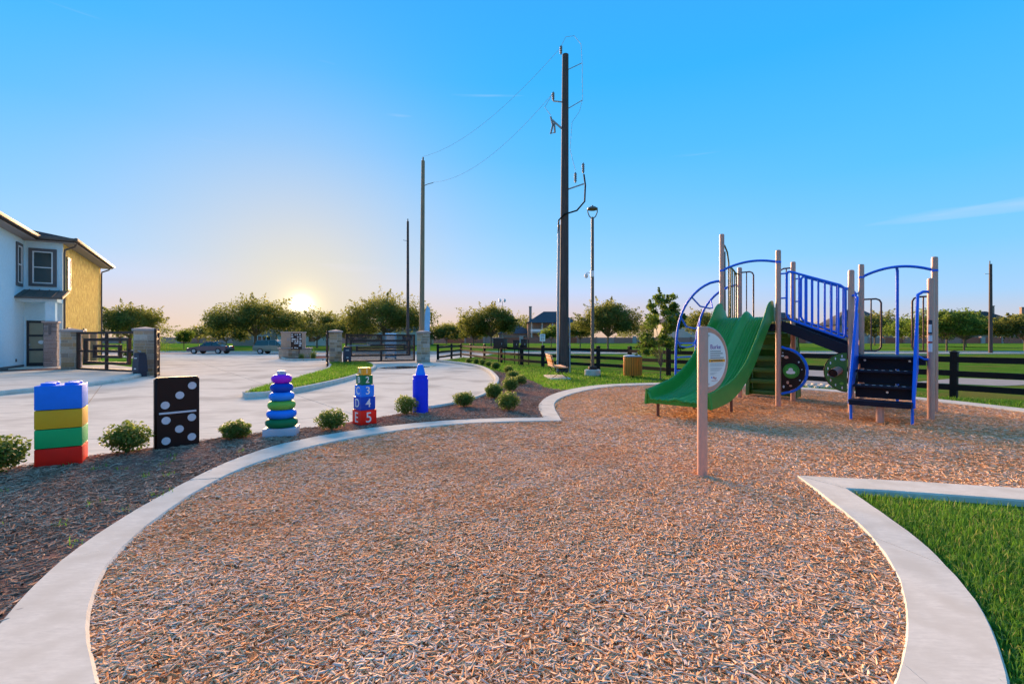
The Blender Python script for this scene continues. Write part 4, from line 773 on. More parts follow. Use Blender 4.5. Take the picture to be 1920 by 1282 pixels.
# curved climbing wall behind the high deck: two moulded sides with finger holes and cross steps
cw = []
for x in (-W_+.06, -.06):
    y0 = W_+.08
    out = smooth_line([(y0+.05,1.95),(y0+.40,1.75),(y0+.62,1.2),(y0+.72,.6),(y0+.72,.04)], 14); inn = smooth_line([(y0+.05,1.60),(y0+.22,1.40),(y0+.34,1.0),(y0+.36,.5),(y0+.32,.04)], 14)
    m = MB(); holes = []
    n = len(out)
    for i in range(n-1):          # ring of small quads round each finger hole
        (oy0,oz0),(oy1,oz1),(iy0,iz0),(iy1,iz1) = out[i],out[i+1],inn[i],inn[i+1]
        if i % 2 == 0 and 2 <= i <= 11:
            c = ((oy0+oy1+iy0+iy1)/4, (oz0+oz1+iz0+iz1)/4); rect = [(oy0,oz0),(oy1,oz1),(iy1,iz1),(iy0,iz0)]
            ring = [(c[0]+.062*math.cos(a), c[1]+.055*math.sin(a)) for a in np.linspace(0,6.2832,17)[:-1]]
            b_ = []
            for (hy,hz) in ring:
                dy, dz = hy-c[0], hz-c[1]; best = 9
                for q in range(4):
                    (ay,az),(by,bz) = rect[q],rect[(q+1)%4]; ey, ez = by-ay, bz-az; den = dy*ez-dz*ey
                    if abs(den) > 1e-9:
                        t_ = ((ay-c[0])*ez-(az-c[1])*ey)/den; u_ = ((ay-c[0])*dz-(az-c[1])*dy)/den
                        if t_ > 0 and -.001 <= u_ <= 1.001: best = min(best, t_)
                b_.append((c[0]+dy*best, c[1]+dz*best))
            for sx in (-.03,.03): m.add([(x+sx,p[0],p[1]) for p in ring]+[(x+sx,p[0],p[1]) for p in b_], [(k_,(k_+1)%16,16+(k_+1)%16,16+k_) for k_ in range(16)])
            m.add([(x-.03,p[0],p[1]) for p in ring]+[(x+.03,p[0],p[1]) for p in ring], [(k_,(k_+1)%16,16+(k_+1)%16,16+k_) for k_ in range(16)])
        else:
            for sx in (-.03,.03): m.add([(x+sx,oy0,oz0),(x+sx,oy1,oz1),(x+sx,iy1,iz1),(x+sx,iy0,iz0)], [(0,1,2,3)])
        m.add([(x-.045,oy0,oz0),(x+.045,oy0,oz0),(x+.045,oy1,oz1),(x-.045,oy1,oz1)], [(0,1,2,3)]); m.add([(x-.045,iy0,iz0),(x+.045,iy0,iz0),(x+.045,iy1,iz1),(x-.045,iy1,iz1)], [(0,1,2,3)])
    cw.append(m.obj('climber_side', M['slide_dk'], ps, False))
for i in range(6):
    z = .12+i*.30; y = W_+.62-.05*i-(.06*i if i > 3 else 0); MB().box((-W_/2,y,z), (W_-.2,.20,.12), bev=.02).obj('climber_step', M['slide_dk'], cw[0])
MB().add([(-W_+.1,W_+.74,.05),(-.1,W_+.74,.05),(-.1,W_+.70,1.1),(-W_+.1,W_+.70,1.1),(-.1,W_+.42,1.75),(-W_+.1,W_+.42,1.75)], [(0,1,2,3),(3,2,4,5)]).obj('climber_back', M['slide_dk'], cw[0], False)

# ------------------------------------------------------------------ warning sign by the play area
sg = thing('playground_sign', 'tan post with half-round white playground warning sign in front of the slide', 'sign', (2.10,5.335,0), R(28))
MB().lathe([(.053,-.1),(.053,1.63),(.048,1.648),(.0,1.652)], 22).obj('post', M['post_tan'], sg)
Z0, HH, WW = 1.285, .35, .335
def half(sc, xo, n=28): return [(xo+WW*sc*math.sin(a), HH*sc*math.cos(a)) for a in np.linspace(0, math.pi, n)][::-1]
Mx = Matrix.Translation((.055,.012,Z0)) @ Matrix.Rotation(R(90),4,'X')
fr = MB().plate(half(1.0,0), Mx, .026).obj('sign_frame', M['post_tan'], sg, False)
MB().tube([(.055,0,Z0+HH)]+[(.055+WW*math.sin(a),0,Z0+HH*math.cos(a)) for a in np.linspace(.05,math.pi-.05,30)]+[(.055,0,Z0-HH)], .021, 10).obj('sign_rim', M['post_tan'], fr)
brd = MB().plate([(x, y) for x, y in half(.86,0.018)], Matrix.Translation((.055,-.014,Z0)) @ Matrix.Rotation(R(90),4,'X'), .004).obj('sign_board', M['white'], fr, False)
def line(z, w, h, m, x0=.105): return MB().box((x0+w/2,-.0195,z), (w,.0016,h)).obj('print_line', m, brd, False)
M['purple'] = mat('purple_print', (.16,.01,.30), .5, .03, 5); M['warn'] = mat('warning_orange', (.80,.36,.02), .5, .03, 5)
text_obj('lettering', 'Burke', .072, facing((.19,-.019,Z0+.14), 0), M['purple'], brd, .0008, .0)
for i, w in enumerate((.17,.20,.16,.22)): line(Z0+.092-i*.024, w, .0075, M['print'])
MB().box((.212,-.0195,Z0-.012), (.262,.0018,.032)).obj('warning_band', M['warn'], brd, False); text_obj('lettering', 'WARNING', .032, facing((.225,-.0212,Z0-.012), 0), M['print'], brd, .0006)
MB().plate([(-.014,-.01),(.014,-.01),(0,.014)], Matrix.Translation((.128,-.0212,Z0-.014)) @ Matrix.Rotation(R(90),4,'X'), .001).obj('warning_triangle', M['print'], brd, False)
M['fine'] = mat('fine_print', (.40,.42,.46), .6, .05, 5)
for i in range(13):
    if i not in (4,9): line(Z0-.042-i*.0105, max(.06,.225-.0012*i*i), .004, M['fine'])
text_obj('lettering', 'Play', .04, facing((.175,-.019,Z0-.205), 0), M['lamp_red'], brd, .0006); line(Z0-.235, .10, .004, M['lamp_red'], .125); MB().box((.125,-.0195,Z0-.198), (.016,.0016,.014), ry=.5).obj('emblem', M['p_sky'], brd, False)
for z in (.27,-.27): MB().lathe([(.0,0),(.016,.0),(.012,.008),(0,.01)], 12).obj('bolt', M['steel_bolt'], fr).matrix_basis = Matrix.Translation((.085,-.013,Z0+z)) @ Matrix.Rotation(R(90),4,'X')

# ------------------------------------------------------------------ giant toy sculptures
GT = 'giant toy sculptures along the bed'
t = thing('toy_brick_stack', 'giant stack of four toy bricks, blue on yellow, green and red', 'sculpture', (-5.45,5.86,.0), math.atan2(.55,.83), GT)
for i, (c, z0, h) in enumerate((('p_red',0,.235),('p_green',.237,.222),('p_yellow',.461,.222),('p_blue',.685,.285))):
    b = MB().box((0,0,z0+h/2), (.42,.40,h-.006), bev=.006).obj('brick', M[c], t)
    if i == 3:
        for x in (-.105,.105):
            for y in (-.1,.1): MB().lathe([(.068,.966),(.068,.990),(.06,.996)], 20, (x,y,0)).obj('stud', M[c], b)
M['p_brown'] = paint('paint_umber', (.014,.006,.006))
t = thing('giant_domino', 'giant black domino with white pips standing in the bed', 'sculpture', (-4.69,6.77,.0), math.atan2(.75,.66), GT)
dm = bmesh.new(); bmesh.ops.create_cube(dm, size=1)
for v in dm.verts: v.co = Vector((v.co.x*.53, v.co.y*.10, (v.co.z+.5)*.99))
bmesh.ops.bevel(dm, geom=dm.edges[:], offset=.022, segments=3, affect='EDGES'); me = bpy.data.meshes.new('slab'); dm.to_mesh(me); dm.free(); me.shade_smooth(); me.set_sharp_from_angle(angle=R(50)); link('slab', me, M['p_brown'], t)
for x, z in ((.17,.86),(.02,.735),(-.15,.61),(-.14,.40),(.165,.41),(.015,.265),(-.14,.12),(.165,.135)): disc(t, x, z, .052, .052, M['p_spot'], 'pip', -.049, .006, 24)
MB().box((0,-.052,.50), (.44,.008,.026), bev=.003).obj('bar', M['p_spot'], t)
t = thing('giant_ring_stacker', 'giant ring stacker of six coloured rings on a grey block', 'sculpture', (-3.61,7.58,.0), R(15), GT)
MB().box((0,0,.07), (.47,.40,.16), bev=.008).obj('base_block', M['p_grey'], t)
z = .15
for c, r in (('p_dgreen',.235),('p_blue',.218),('p_lime',.203),('p_sky',.185),('p_navy',.168),('p_purple',.15)):
    h = .138; MB().lathe([(r*.55,z)]+[(r-.068+.068*math.cos(a), z+h/2+h/2*math.sin(a)) for a in np.linspace(-1.5,1.5,13)]+[(r*.5,z+h)], 32).obj('ring', M[c], t); z += h-.002
MB().lathe([(.066,z-.01),(.066,z+.05),(.06,z+.056)], 24).obj('peg_cap', M['p_grey'], t)
t = thing('giant_letter_blocks', 'giant tower of five letter blocks, A on top and red E at the bottom', 'sculpture', (-2.63,8.62,.0), R(45), GT)
z = 0
M['p_cream'] = paint('paint_cream', (.80,.72,.52)); M['p_white'] = paint('paint_white', (.78,.78,.78)); M['p_orange'] = paint('paint_orange', (.72,.36,.03))
for c, s, h, l, n_, mm in (('p_red',.305,.275,'E','5','p_white'),('p_navy',.275,.228,'D','4','p_white'),('p_blue',.245,.21,'C','3','p_white'),('p_dgreen',.212,.17,'B','2','p_white'),('p_orange',.175,.135,'A','1','p_cream')):
    b = MB().box((0,0,z+h/2), (s,s,h-.003), bev=.004).obj('block', M[c], t); fs = h*.92
    text_obj('letter', l, fs, facing((-s/2-.001,.0,z+h/2), R(-90)), M[mm], b, .003, .001); text_obj('numeral', n_, fs, facing((0,-s/2-.001,z+h/2), 0), M[mm], b, .003, .001); z += h
t = thing('giant_crayon', 'giant blue crayon standing behind a small shrub', 'sculpture', (-1.89,9.98,.0), 0, GT)
MB().lathe([(.158,-.02),(.158,.70),(.154,.705)], 32).obj('barrel', M['p_crayon'], t); MB().lathe([(.146,.70),(.146,.735),(.15,.74),(.15,.785),(.146,.79)], 32).obj('collar', M['p_crayon'], t)
MB().lathe([(.108,.785),(.058,.98),(.05,1.0),(.03,1.008),(.0,1.01)], 28).obj('tip', M['p_blue'], t)

# ------------------------------------------------------------------ bench, litter bin, cabinets, small signs
bn = thing('park_bench', 'slatted wooden park bench seen end-on on a small concrete pad', 'bench', (1.80,19.4,-.03), R(4))
MB().box((0,.1,.03), (.82,1.9,.09), bev=.01).obj('pad', M['kerb'], bn)
sm = MB().box((0,0,0), (.085,1.75,.04), bev=.006).mesh('slat', True); sm.materials.append(M['wood_slat'])
for i in range(5): o = link('seat_slat', sm, None, bn); o.location = (-.12+i*.098,.1,.47+.004*(i-2)**2); o.rotation_euler = (0,R(-3),0)
for i in range(5): o = link('back_slat', sm, None, bn); o.location = (-.215-.025*i,.1,.52+.10*i); o.rotation_euler = (0,R(74),0)
for y in (-.7,.9):
    MB().tube([(-.36,y,.98),(-.25,y,.56),(-.18,y,.44),(.0,y,.42),(.31,y,.45)], .016, 6).tube([(-.30,y,.08),(-.12,y,.20),(-.05,y,.40)], .014, 6).tube([(.30,y,.08),(.12,y,.20),(.05,y,.40)], .014, 6).tube([(-.22,y,.5),(-.02,y,.25),(.02,y,.25),(.22,y,.42)], .012, 6).tube([(-.2,y,.62),(.0,y,.66),(.22,y,.66),(.27,y,.46)], .013, 6).obj('iron_leg', M['black'], bn)
tb = thing('litter_bin', 'round litter bin of orange-brown wooden slats on the lawn', 'litter bin', (4.93,19.75,-.03))
MB().lathe([(.33,.10),(.33,.84),(.0,.85)], 24).obj('liner', M['p_black'], tb); MB().lathe([(.37,.86),(.385,.885),(.36,.91),(.22,.935),(.16,.93),(.15,.88)], 28).obj('lid', M['p_grey'], tb)
MB().tube([(0,0,0),(0,0,.12)], .05, 10).obj('stand', M['black'], tb)
slm = MB().box((0,0,0), (.022,.082,.74), bev=.004).mesh('slat', True); slm.materials.append(M['bin_slat'])
for i in range(24): a = i*math.pi/12; o = link('slat', slm, None, tb); o.location = (.365*math.cos(a),.365*math.sin(a),.48); o.rotation_euler = (0,0,a)
def cabinet(label, x, y, w, d, h, z0, legs, rz=R(-25)):
    t = thing('utility_cabinet', label, 'cabinet', (x,y,-.03), rz, 'utility cabinets at the fence'); b = MB().box((0,0,z0+h/2), (w,d,h), bev=.012).obj('cabinet_box', M['bronze'], t); MB().box((0,0,z0+h+.012), (w+.05,d+.05,.03)).obj('lid', M['bronze'], b, False); MB().box((w*.32,-d/2-.012,z0+h*.5), (.03,.02,.12)).obj('latch', M['steel'], b, False)
    for lx in legs: MB().tube([(lx,d/2*.5,0),(lx,d/2*.5,z0+h)], .028, 8).obj('leg', M['black'], t)
cabinet('large brown utility cabinet standing at the fence', -.75, 31.2, .75, .55, .62, 1.0, (-.2,.25)); cabinet('narrow brown meter box right of the large cabinet', .25, 30.3, .30, .25, .50, 1.02, (-.12,.14)); cabinet('smaller meter box with a tall conduit, nearest the wooden pole', .75, 29.8, .34, .25, .58, 1.0, (-.1,.28))
def plate_sign(name, label, x, y, h, w, ph, m, lines, z=.0, post=True):
    t = thing(name, label, 'sign', (x,y,z)); MB().tube([(0,.02,0),(0,.02,h)], .035, 8).obj('post', M['steel'], t); b = MB().box((0,-.02,h-ph/2), (w,.03,ph), bev=.006).obj('board', m, t)
    for i, (lw, lz) in enumerate(lines): MB().box((0,-.037,h-ph/2+lz), (lw,.004,.05)).obj('print_line', M['print'], b, False)
plate_sign('speed_sign', 'small white speed sign beyond the fence', 3.4, 62-8, 2.2, .6, .8, M['white'], ((.42,.27),(.42,.17)))
text_obj('lettering', '25', .4, facing((0,-.04,1.68), 0), M['print'], bpy.data.objects['speed_sign'], .004)
fl = thing('feather_flag', 'tall blue and white feather flag behind the wooden pole', 'flag', (-7.6,42.0,-.1))
MB().tube([(0,0,0),(0,0,3.6),(.05,0,4.1),(.16,0,4.45)], .022, 6).obj('flagpole', M['steel'], fl)
fb = MB(); pr_ = [(0,1.0,.04),(.0,1.6,.26),(.02,2.4,.40),(.03,3.2,.46),(.06,3.9,.44),(.14,4.4,.30),(.2,4.62,.05)]
fb.add([(a+s*.0, .02*math.sin(z*3), z) for a, z, w in pr_ for s in (0,)]+[(a+w, .05*math.sin(z*3+1), z) for a, z, w in pr_], [(i,i+1,7+i+1,7+i) for i in range(6)])
fb.obj('cloth', M['flag'], fl)
bs = thing('banner_sign', 'tall pale blue leasing banner behind the exit gate', 'sign', (-10.4,41.5,-.08)); MB().box((0,0,1.15), (.95,.06,2.1), bev=.01).obj('panel', M['banner'], bs); MB().box((0,-.035,1.75), (.7,.012,.5)).obj('print_block', M['white'], bs, False); MB().box((0,-.035,.7), (.7,.012,.5)).obj('print_block', M['white'], bs, False)
for s in (-.4,.4): MB().box((s,0,.05), (.06,.4,.1)).obj('foot', M['black'], bs, False)
mo = thing('entrance_monument', 'tan stone entrance monument with rubble base left of the gates', 'monument', (-18.9,42.2,-.05), R(14))
MB().box((0,0,.40), (2.5,.95,.80), bev=.02).obj('rubble_base', M['stone'], mo); MB().box((0,0,.86), (2.66,1.1,.10), bev=.02).obj('ledge', M['cap'], mo); MB().box((-.15,0,1.55), (1.9,.62,1.30), bev=.02).obj('block', M['mono'], mo); MB().box((-.15,0,2.24), (2.0,.7,.09), bev=.02).obj('cap', M['cap'], mo)
stones(mo.children[0], 0, 0, .0, .8, .96, .2, .25, .5, M['stone'], 31, .02, 4)
for k in range(4): MB().box((-.55+.16*k,-.318,1.62), (.09,.012,.26)).obj('letter_plate', M['cap'], mo, False)
pn = thing('perforated_panel_sign', 'square bronze panel sign with white pattern on a post by the monument', 'sign', (-17.75,39.8,-.02), R(12))
MB().tube([(.2,.03,0),(.2,.03,2.0)], .035, 8).obj('post', M['bronze'], pn); pb = MB().box((0,0,1.45), (.85,.05,1.35), bev=.01).obj('panel', M['bronze'], pn)
rr = random.Random(4)
for i in range(7):
    for j in range(4):
        if rr.random() < .75: MB().box((-.30+.2*j+rr.uniform(-.03,.03),-.031,.90+.18*i+rr.uniform(-.02,.02)), (rr.uniform(.08,.19),.012,rr.uniform(.05,.11))).obj('cutout', M['white'], pb, False)
# ------------------------------------------------------------------ foliage
def leaf_quads(C, size, flat_=.5, aspect=.55):
    n = len(C); s = rng.uniform(.6, 1.3, n)*size
    T = np.array([(-.5,0,0),(0,-.5*aspect,0.06),(.5,0,0),(0,.5*aspect,.06)])
    Rm = rot_mats(rng.uniform(0,6.283,n), rng.normal(0,.6,n), rng.normal(0,.8,n))
    V = np.einsum('nij,nkj->nki', Rm, T[None]*s[:,None,None])+C[:,None,:]
    F = np.arange(n*4).reshape(-1,4); return V.reshape(-1,3), F
def tree(name, label, x, y, H, W, trunk_h, nclump, nleaf, leaf, seed, mat_leaf='leaf', tr=.16, group='trees beyond the driveway and fence', z=None, rz=.42, sparse=1.0, lean=0):
    global rng
    keep = rng; rng = np.random.default_rng(seed); rr = random.Random(seed)
    t = thing(name, label, 'tree', (x, y, terrain_z(x, y) if z is None else z), 0, group)
    cz = trunk_h+(H-trunk_h)*.42; rzz = (H-trunk_h)*.58; cl = []
    for i in range(nclump):
        th = rng.uniform(0,6.283); ph = math.asin(np.clip(rng.uniform(-.55,1),-1,1)); q = rng.uniform(.35,1)**.5*(1+.16*math.sin(3*th+seed)+.10*math.sin(5*th+2*seed))
        cl.append((W/2*.86*q*math.cos(ph)*math.cos(th)+lean*ph, W/2*.86*q*math.cos(ph)*math.sin(th), cz+rzz*.92*q*math.sin(ph)))
    cl = np.array(cl); cl[:,2] = np.maximum(cl[:,2], trunk_h*.9)
    r = rng.uniform(.08,.17,nclump)*W*(1.35 if nclump < 40 else 1)
    idx = rng.integers(0, nclump, nleaf); d = rng.normal(0,1,(nleaf,3)); d /= np.linalg.norm(d,axis=1)[:,None]; d *= (rng.random(nleaf)**.45)[:,None]
    C = cl[idx]+d*r[idx][:,None]*np.array([1,1,.72])
    # sprays of twigs reaching past the outline
    ns = max(6, nclump//3); si = rng.integers(0, nclump, ns); sd_ = cl[si]-np.array([0,0,cz-rzz*.3]); sd_ /= np.linalg.norm(sd_,axis=1)[:,None]
    per = max(8, nleaf//(ns*14)); k = rng.random((ns,per)); C2 = (cl[si][:,None,:]+sd_[:,None,:]*(r[si][:,None,None]*(.7+.8*k[:,:,None]))+rng.normal(0,.018*W,(ns,per,3))*(1.2-k[:,:,None])).reshape(-1,3)
    C = np.vstack([C, C2]); V, F = leaf_quads(C, leaf)
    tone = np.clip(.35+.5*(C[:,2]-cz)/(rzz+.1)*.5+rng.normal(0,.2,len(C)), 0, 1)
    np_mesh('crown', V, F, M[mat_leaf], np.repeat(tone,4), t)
    m = MB(); r0 = tr*H/8
    top = Vector((lean*.2, 0, trunk_h)); m.tube([(0,0,-.2),(.0,0,.15),(rr.uniform(-.1,.1)*r0*3,0,trunk_h*.5),top], [r0*1.5,r0*1.1,r0*.95,r0*.85], 9)
    big = sorted(range(nclump), key=lambda i: -r[i])[:max(9, nclump//4)]
    for i in big:
        e = Vector(cl[i]); mid = top.lerp(e, .5)+Vector((rr.uniform(-.06,.06)*W, rr.uniform(-.06,.06)*W, .04*H))
        m.tube([top-Vector((0,0,trunk_h*.15)), top.lerp(mid,.5)+Vector((0,0,-.02*H)), mid, e], [r0*.55,r0*.42,r0*.28,r0*.08], 6)
    m.obj('trunk', M['bark'], t); rng = keep; return t
TR = [ # label, x, y, height, width, clear trunk, clumps, leaves, leaf size, seed
 ('spreading oak beside the street just left of the setting sun', -38.0,71.5,8.7,13.2,2.6,85,9500,.26,21),
 ('broad dark tree behind the left gate pillars', -61.5,78.0,8.4,10.8,2.2,70,7000,.27,22),
 ('low tree at the left end of the oak by the street', -52.0,88.0,5.4,8.0,1.5,40,4200,.26,23),
 ('small bright green sapling by the street at left', -57.0,84.0,4.0,3.0,1.0,22,1600,.22,24),
 ('low tree straight under the setting sun', -37.5,93.0,8.6,11.5,1.6,50,5200,.27,25),
 ('wide oak directly behind the exit gate', -19.3,74.0,9.0,13.6,2.7,95,11000,.26,26),
 ('grey-green tree overlapping the left side of the wide oak', -28.0,84.0,6.2,9.5,1.6,52,5600,.26,27),
 ('dense low tree right of the tan utility pole', -16.0,118.0,5.4,9.0,1.2,42,3800,.32,28),
 ('rounded low tree between tan pole and twin-trunk tree', -9.2,122.0,6.0,9.0,1.2,42,3800,.32,29),
 ('large round tree left of the far blue-roofed house', -4.0,93.0,9.0,10.6,2.4,90,9500,.28,30),
 ('slim tree touching the large round tree on its left', -7.8,98.0,7.0,6.5,2.0,40,4000,.28,31),
 ('round oak behind the lamp post', 15.0,75.5,8.7,9.6,2.5,85,9500,.25,32),
 ('small tree between the tall pole and the lamp post', 12.4,88.0,5.6,5.8,1.9,36,3400,.26,33),
 ('small green tree left of the tall pole', 7.7,95.0,4.6,4.8,1.6,26,2400,.26,34),
 ('tree seen through the blue arch climber', 39.5,98.0,8.6,9.8,2.3,64,6000,.29,35),
 ('tree glimpsed between slide and bridge posts', 56.0,100.0,6.4,7.0,2.0,40,3400,.3,36),
 ('dark tree behind the low play deck', 84.0,112.0,8.6,11.0,2.0,64,5600,.32,37),
 ('light green tree beside the right stair post', 71.5,86.0,6.3,9.4,1.9,56,5200,.27,38),
 ('rounded tree left of the lone far pole', 62.5,69.5,7.0,8.4,2.1,66,7200,.25,39),
 ('medium tree just left of the lone far pole', 72.0,77.0,6.5,8.0,2.0,52,5200,.26,40),
 ('tree at the right edge behind the fence', 70.5,66.5,5.8,8.6,1.9,60,6200,.25,41),
 ('small tree in front of the brick wall left of the bridge', 47.0,104.0,5.2,5.0,1.6,28,2400,.3,42),
 ('dark tree right of the lone far pole', 92.0,98.0,6.6,10.0,1.7,50,4600,.3,43)]
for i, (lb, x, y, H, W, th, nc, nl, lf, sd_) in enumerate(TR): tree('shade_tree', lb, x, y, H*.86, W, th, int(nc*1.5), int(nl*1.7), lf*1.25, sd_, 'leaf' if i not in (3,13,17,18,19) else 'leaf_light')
rt = random.Random(5)
FAR = ['far dark tree on the skyline, %s' % w for w in ('behind the left gate pillars','left of the spreading oak','behind the spreading oak','behind the stone monument','behind the left half of the exit gate','behind the tan utility pole','left of the thin street light','behind the balcony house','between the tall pole and the lamp post','behind the young tree','behind the top of the slide','behind the upper bridge end','behind the lower bridge end','behind the low play deck','left of the lone far pole','right of the lone far pole')]
for i, lb in enumerate(FAR): tree('skyline_tree', lb, -150+i*22+rt.uniform(-5,5)+(8 if i > 8 else 0), 188+rt.uniform(-8,10), rt.uniform(6.5,9.5), rt.uniform(15,24), 1.0, 60, 3600, .75, 100+i, 'leaf', .14, 'far trees on the skyline')
tree('young_tree', 'thin young tree in the lawn beside the blue arch climber', 5.62, 18.3, 3.5, 1.7, .6, 60, 7000, .115, 60, 'leaf_light', .055, 'saplings', -.03, lean=.1)
MR = splinters('mulch_ring', np.array([5.62,18.3])+rng.normal(0,.28,(500,2)), flat(-.02), (.03,.09), (.01,.02), (.004,.012), M['mulch'], .02); tag(MR, kind='stuff')

# shrubs along the bed: three moulds, each copy turned and scaled
def shrub_mould(seed, n=3400):
    global rng
    keep = rng; rng = np.random.default_rng(seed); t = bpy.data.objects.new('shrub', None); COL.objects.link(t)
    d = rng.normal(0,1,(n,3)); d /= np.linalg.norm(d,axis=1)[:,None]; q = rng.random(n)**.4; lob = 1+.13*np.sin(4*np.arctan2(d[:,1],d[:,0])+seed)+.10*np.sin(7*d[:,2]+5*d[:,0]+seed)
    C = d*(q*lob)[:,None]*np.array([.25,.25,.185])+np.array([0,0,.19]); C = C[C[:,2] > .02]; V, F = leaf_quads(C, .040, aspect=.65)
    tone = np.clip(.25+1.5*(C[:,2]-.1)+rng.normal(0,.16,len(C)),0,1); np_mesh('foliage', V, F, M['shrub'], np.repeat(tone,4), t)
    m = MB()
    for k in range(9): a = rng.uniform(0,6.28); m.tube([(0,0,-.03),(.05*math.cos(a),.05*math.sin(a),.08),(.16*math.cos(a),.16*math.sin(a),.24)], [.008,.006,.003], 5)
    m.obj('stems', M['bark'], t); rng = keep; return t
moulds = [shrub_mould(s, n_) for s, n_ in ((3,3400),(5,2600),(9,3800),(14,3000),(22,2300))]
SH = [(-5.75,5.35,1.1,'leafy shrub at the left edge beside the toy bricks'),(-5.05,6.35,1.1,'shrub between the toy bricks and the domino'),(-4.15,7.25,.85,'round shrub between the domino and the ring stacker'),(-2.98,8.0,.9,'shrub between the ring stacker and the letter blocks'),(-2.1,9.62,.9,'shrub in front of the giant crayon'),(-1.08,10.85,.9,'first shrub right of the giant crayon'),(-.08,10.2,.9,'shrub nearest the notch of the play area kerb'),(-.46,12.3,.95,'shrub beside the bulge of the driveway kerb'),(-.05,13.9,1.0,'dark round shrub behind the notch shrub in the bed'),(.27,16.0,.95,'round shrub close to the lawn, in front of the pair'),(.02,17.9,1.05,'yellowish shrub in the row leading to the cabinets'),(-.15,21.2,.95,'low shrub in the row where the bed meets the lawn'),(-.85,24.6,1.0,'shrub below the large utility cabinet'),(-1.3,27.4,.9,'small shrub on the inside of the driveway bend'),(-1.75,28.8,.85,'small shrub between the driveway bend and the fence corner'),(-2.2,30.0,.85,'faint shrub near the fence corner post'),(-2.8,31.4,.95,'farthest shrub in the bed near the exit gate')]
used = set()
for i, (x, y, s, lb) in enumerate(SH):
    k = i % 5; o = moulds[k] if k not in used else copy_tree(moulds[k]); used.add(k)
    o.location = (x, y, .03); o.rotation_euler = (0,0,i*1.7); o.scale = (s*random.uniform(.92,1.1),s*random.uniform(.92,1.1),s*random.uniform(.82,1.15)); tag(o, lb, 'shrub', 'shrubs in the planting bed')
tuft('bed_plant', 'spiky plant in the kerbed bed before the stone monument', (-16.2,39.4,0), 160, .9, M['shrub'], cat='plant'); tuft('bed_plant', 'leafy plant at the foot of the panel sign post', (-17.1,39.2,0), 120, .6, M['shrub'], cat='plant')
for x, y, h, w, lb in ((-31.5,41.5,1.9,3.4,'rounded green bush left of the drive beyond the gates'),(-29.4,38.0,1.0,1.8,'low bush at the drive edge behind the gate pillar')): tree('bush', lb, x, y, h, w, .25, 26, 2200, .13, int(h*10), 'leaf_light', .1, 'bushes beside the drive', -.1)

# ------------------------------------------------------------------ far brick wall and houses
bw = thing('brick_wall', 'long low red brick wall at the far side of the park', 'wall', (0,0,0))
pmn = MB().box((0,0,.85), (4.9,.22,1.75)).mesh('panel', False); pmn.materials.append(M['brickwall']); ppm = MB().box((0,0,.95), (.5,.5,1.95), bev=.03).mesh('pier', False); ppm.materials.append(M['brickwall']); pwm = MB().box((0,0,1.0), (1.1,.9,2.1), bev=.05).mesh('pier_pale', False); pwm.materials.append(M['cap'])
for i in range(-26, 42):
    x = i*5.4; y = 140-.03*abs(x); z = terrain_z(x, y)-.1
    o = link('panel', pmn, None, bw); o.location = (x, y, z); o = link('pier', ppm if i % 6 else pwm, None, bw); o.location = (x+2.7, y, z)
M['brick_house'] = mat('house_brick', (.30,.22,.18), .9, .15, 2, rand=.1, spec=0); M['siding'] = mat('house_siding', (.50,.47,.42), .85, .06, 3, spec=0); M['roof_blue'] = mat('slate_roof', (.085,.09,.105), .9, .18, 3, spec=0)
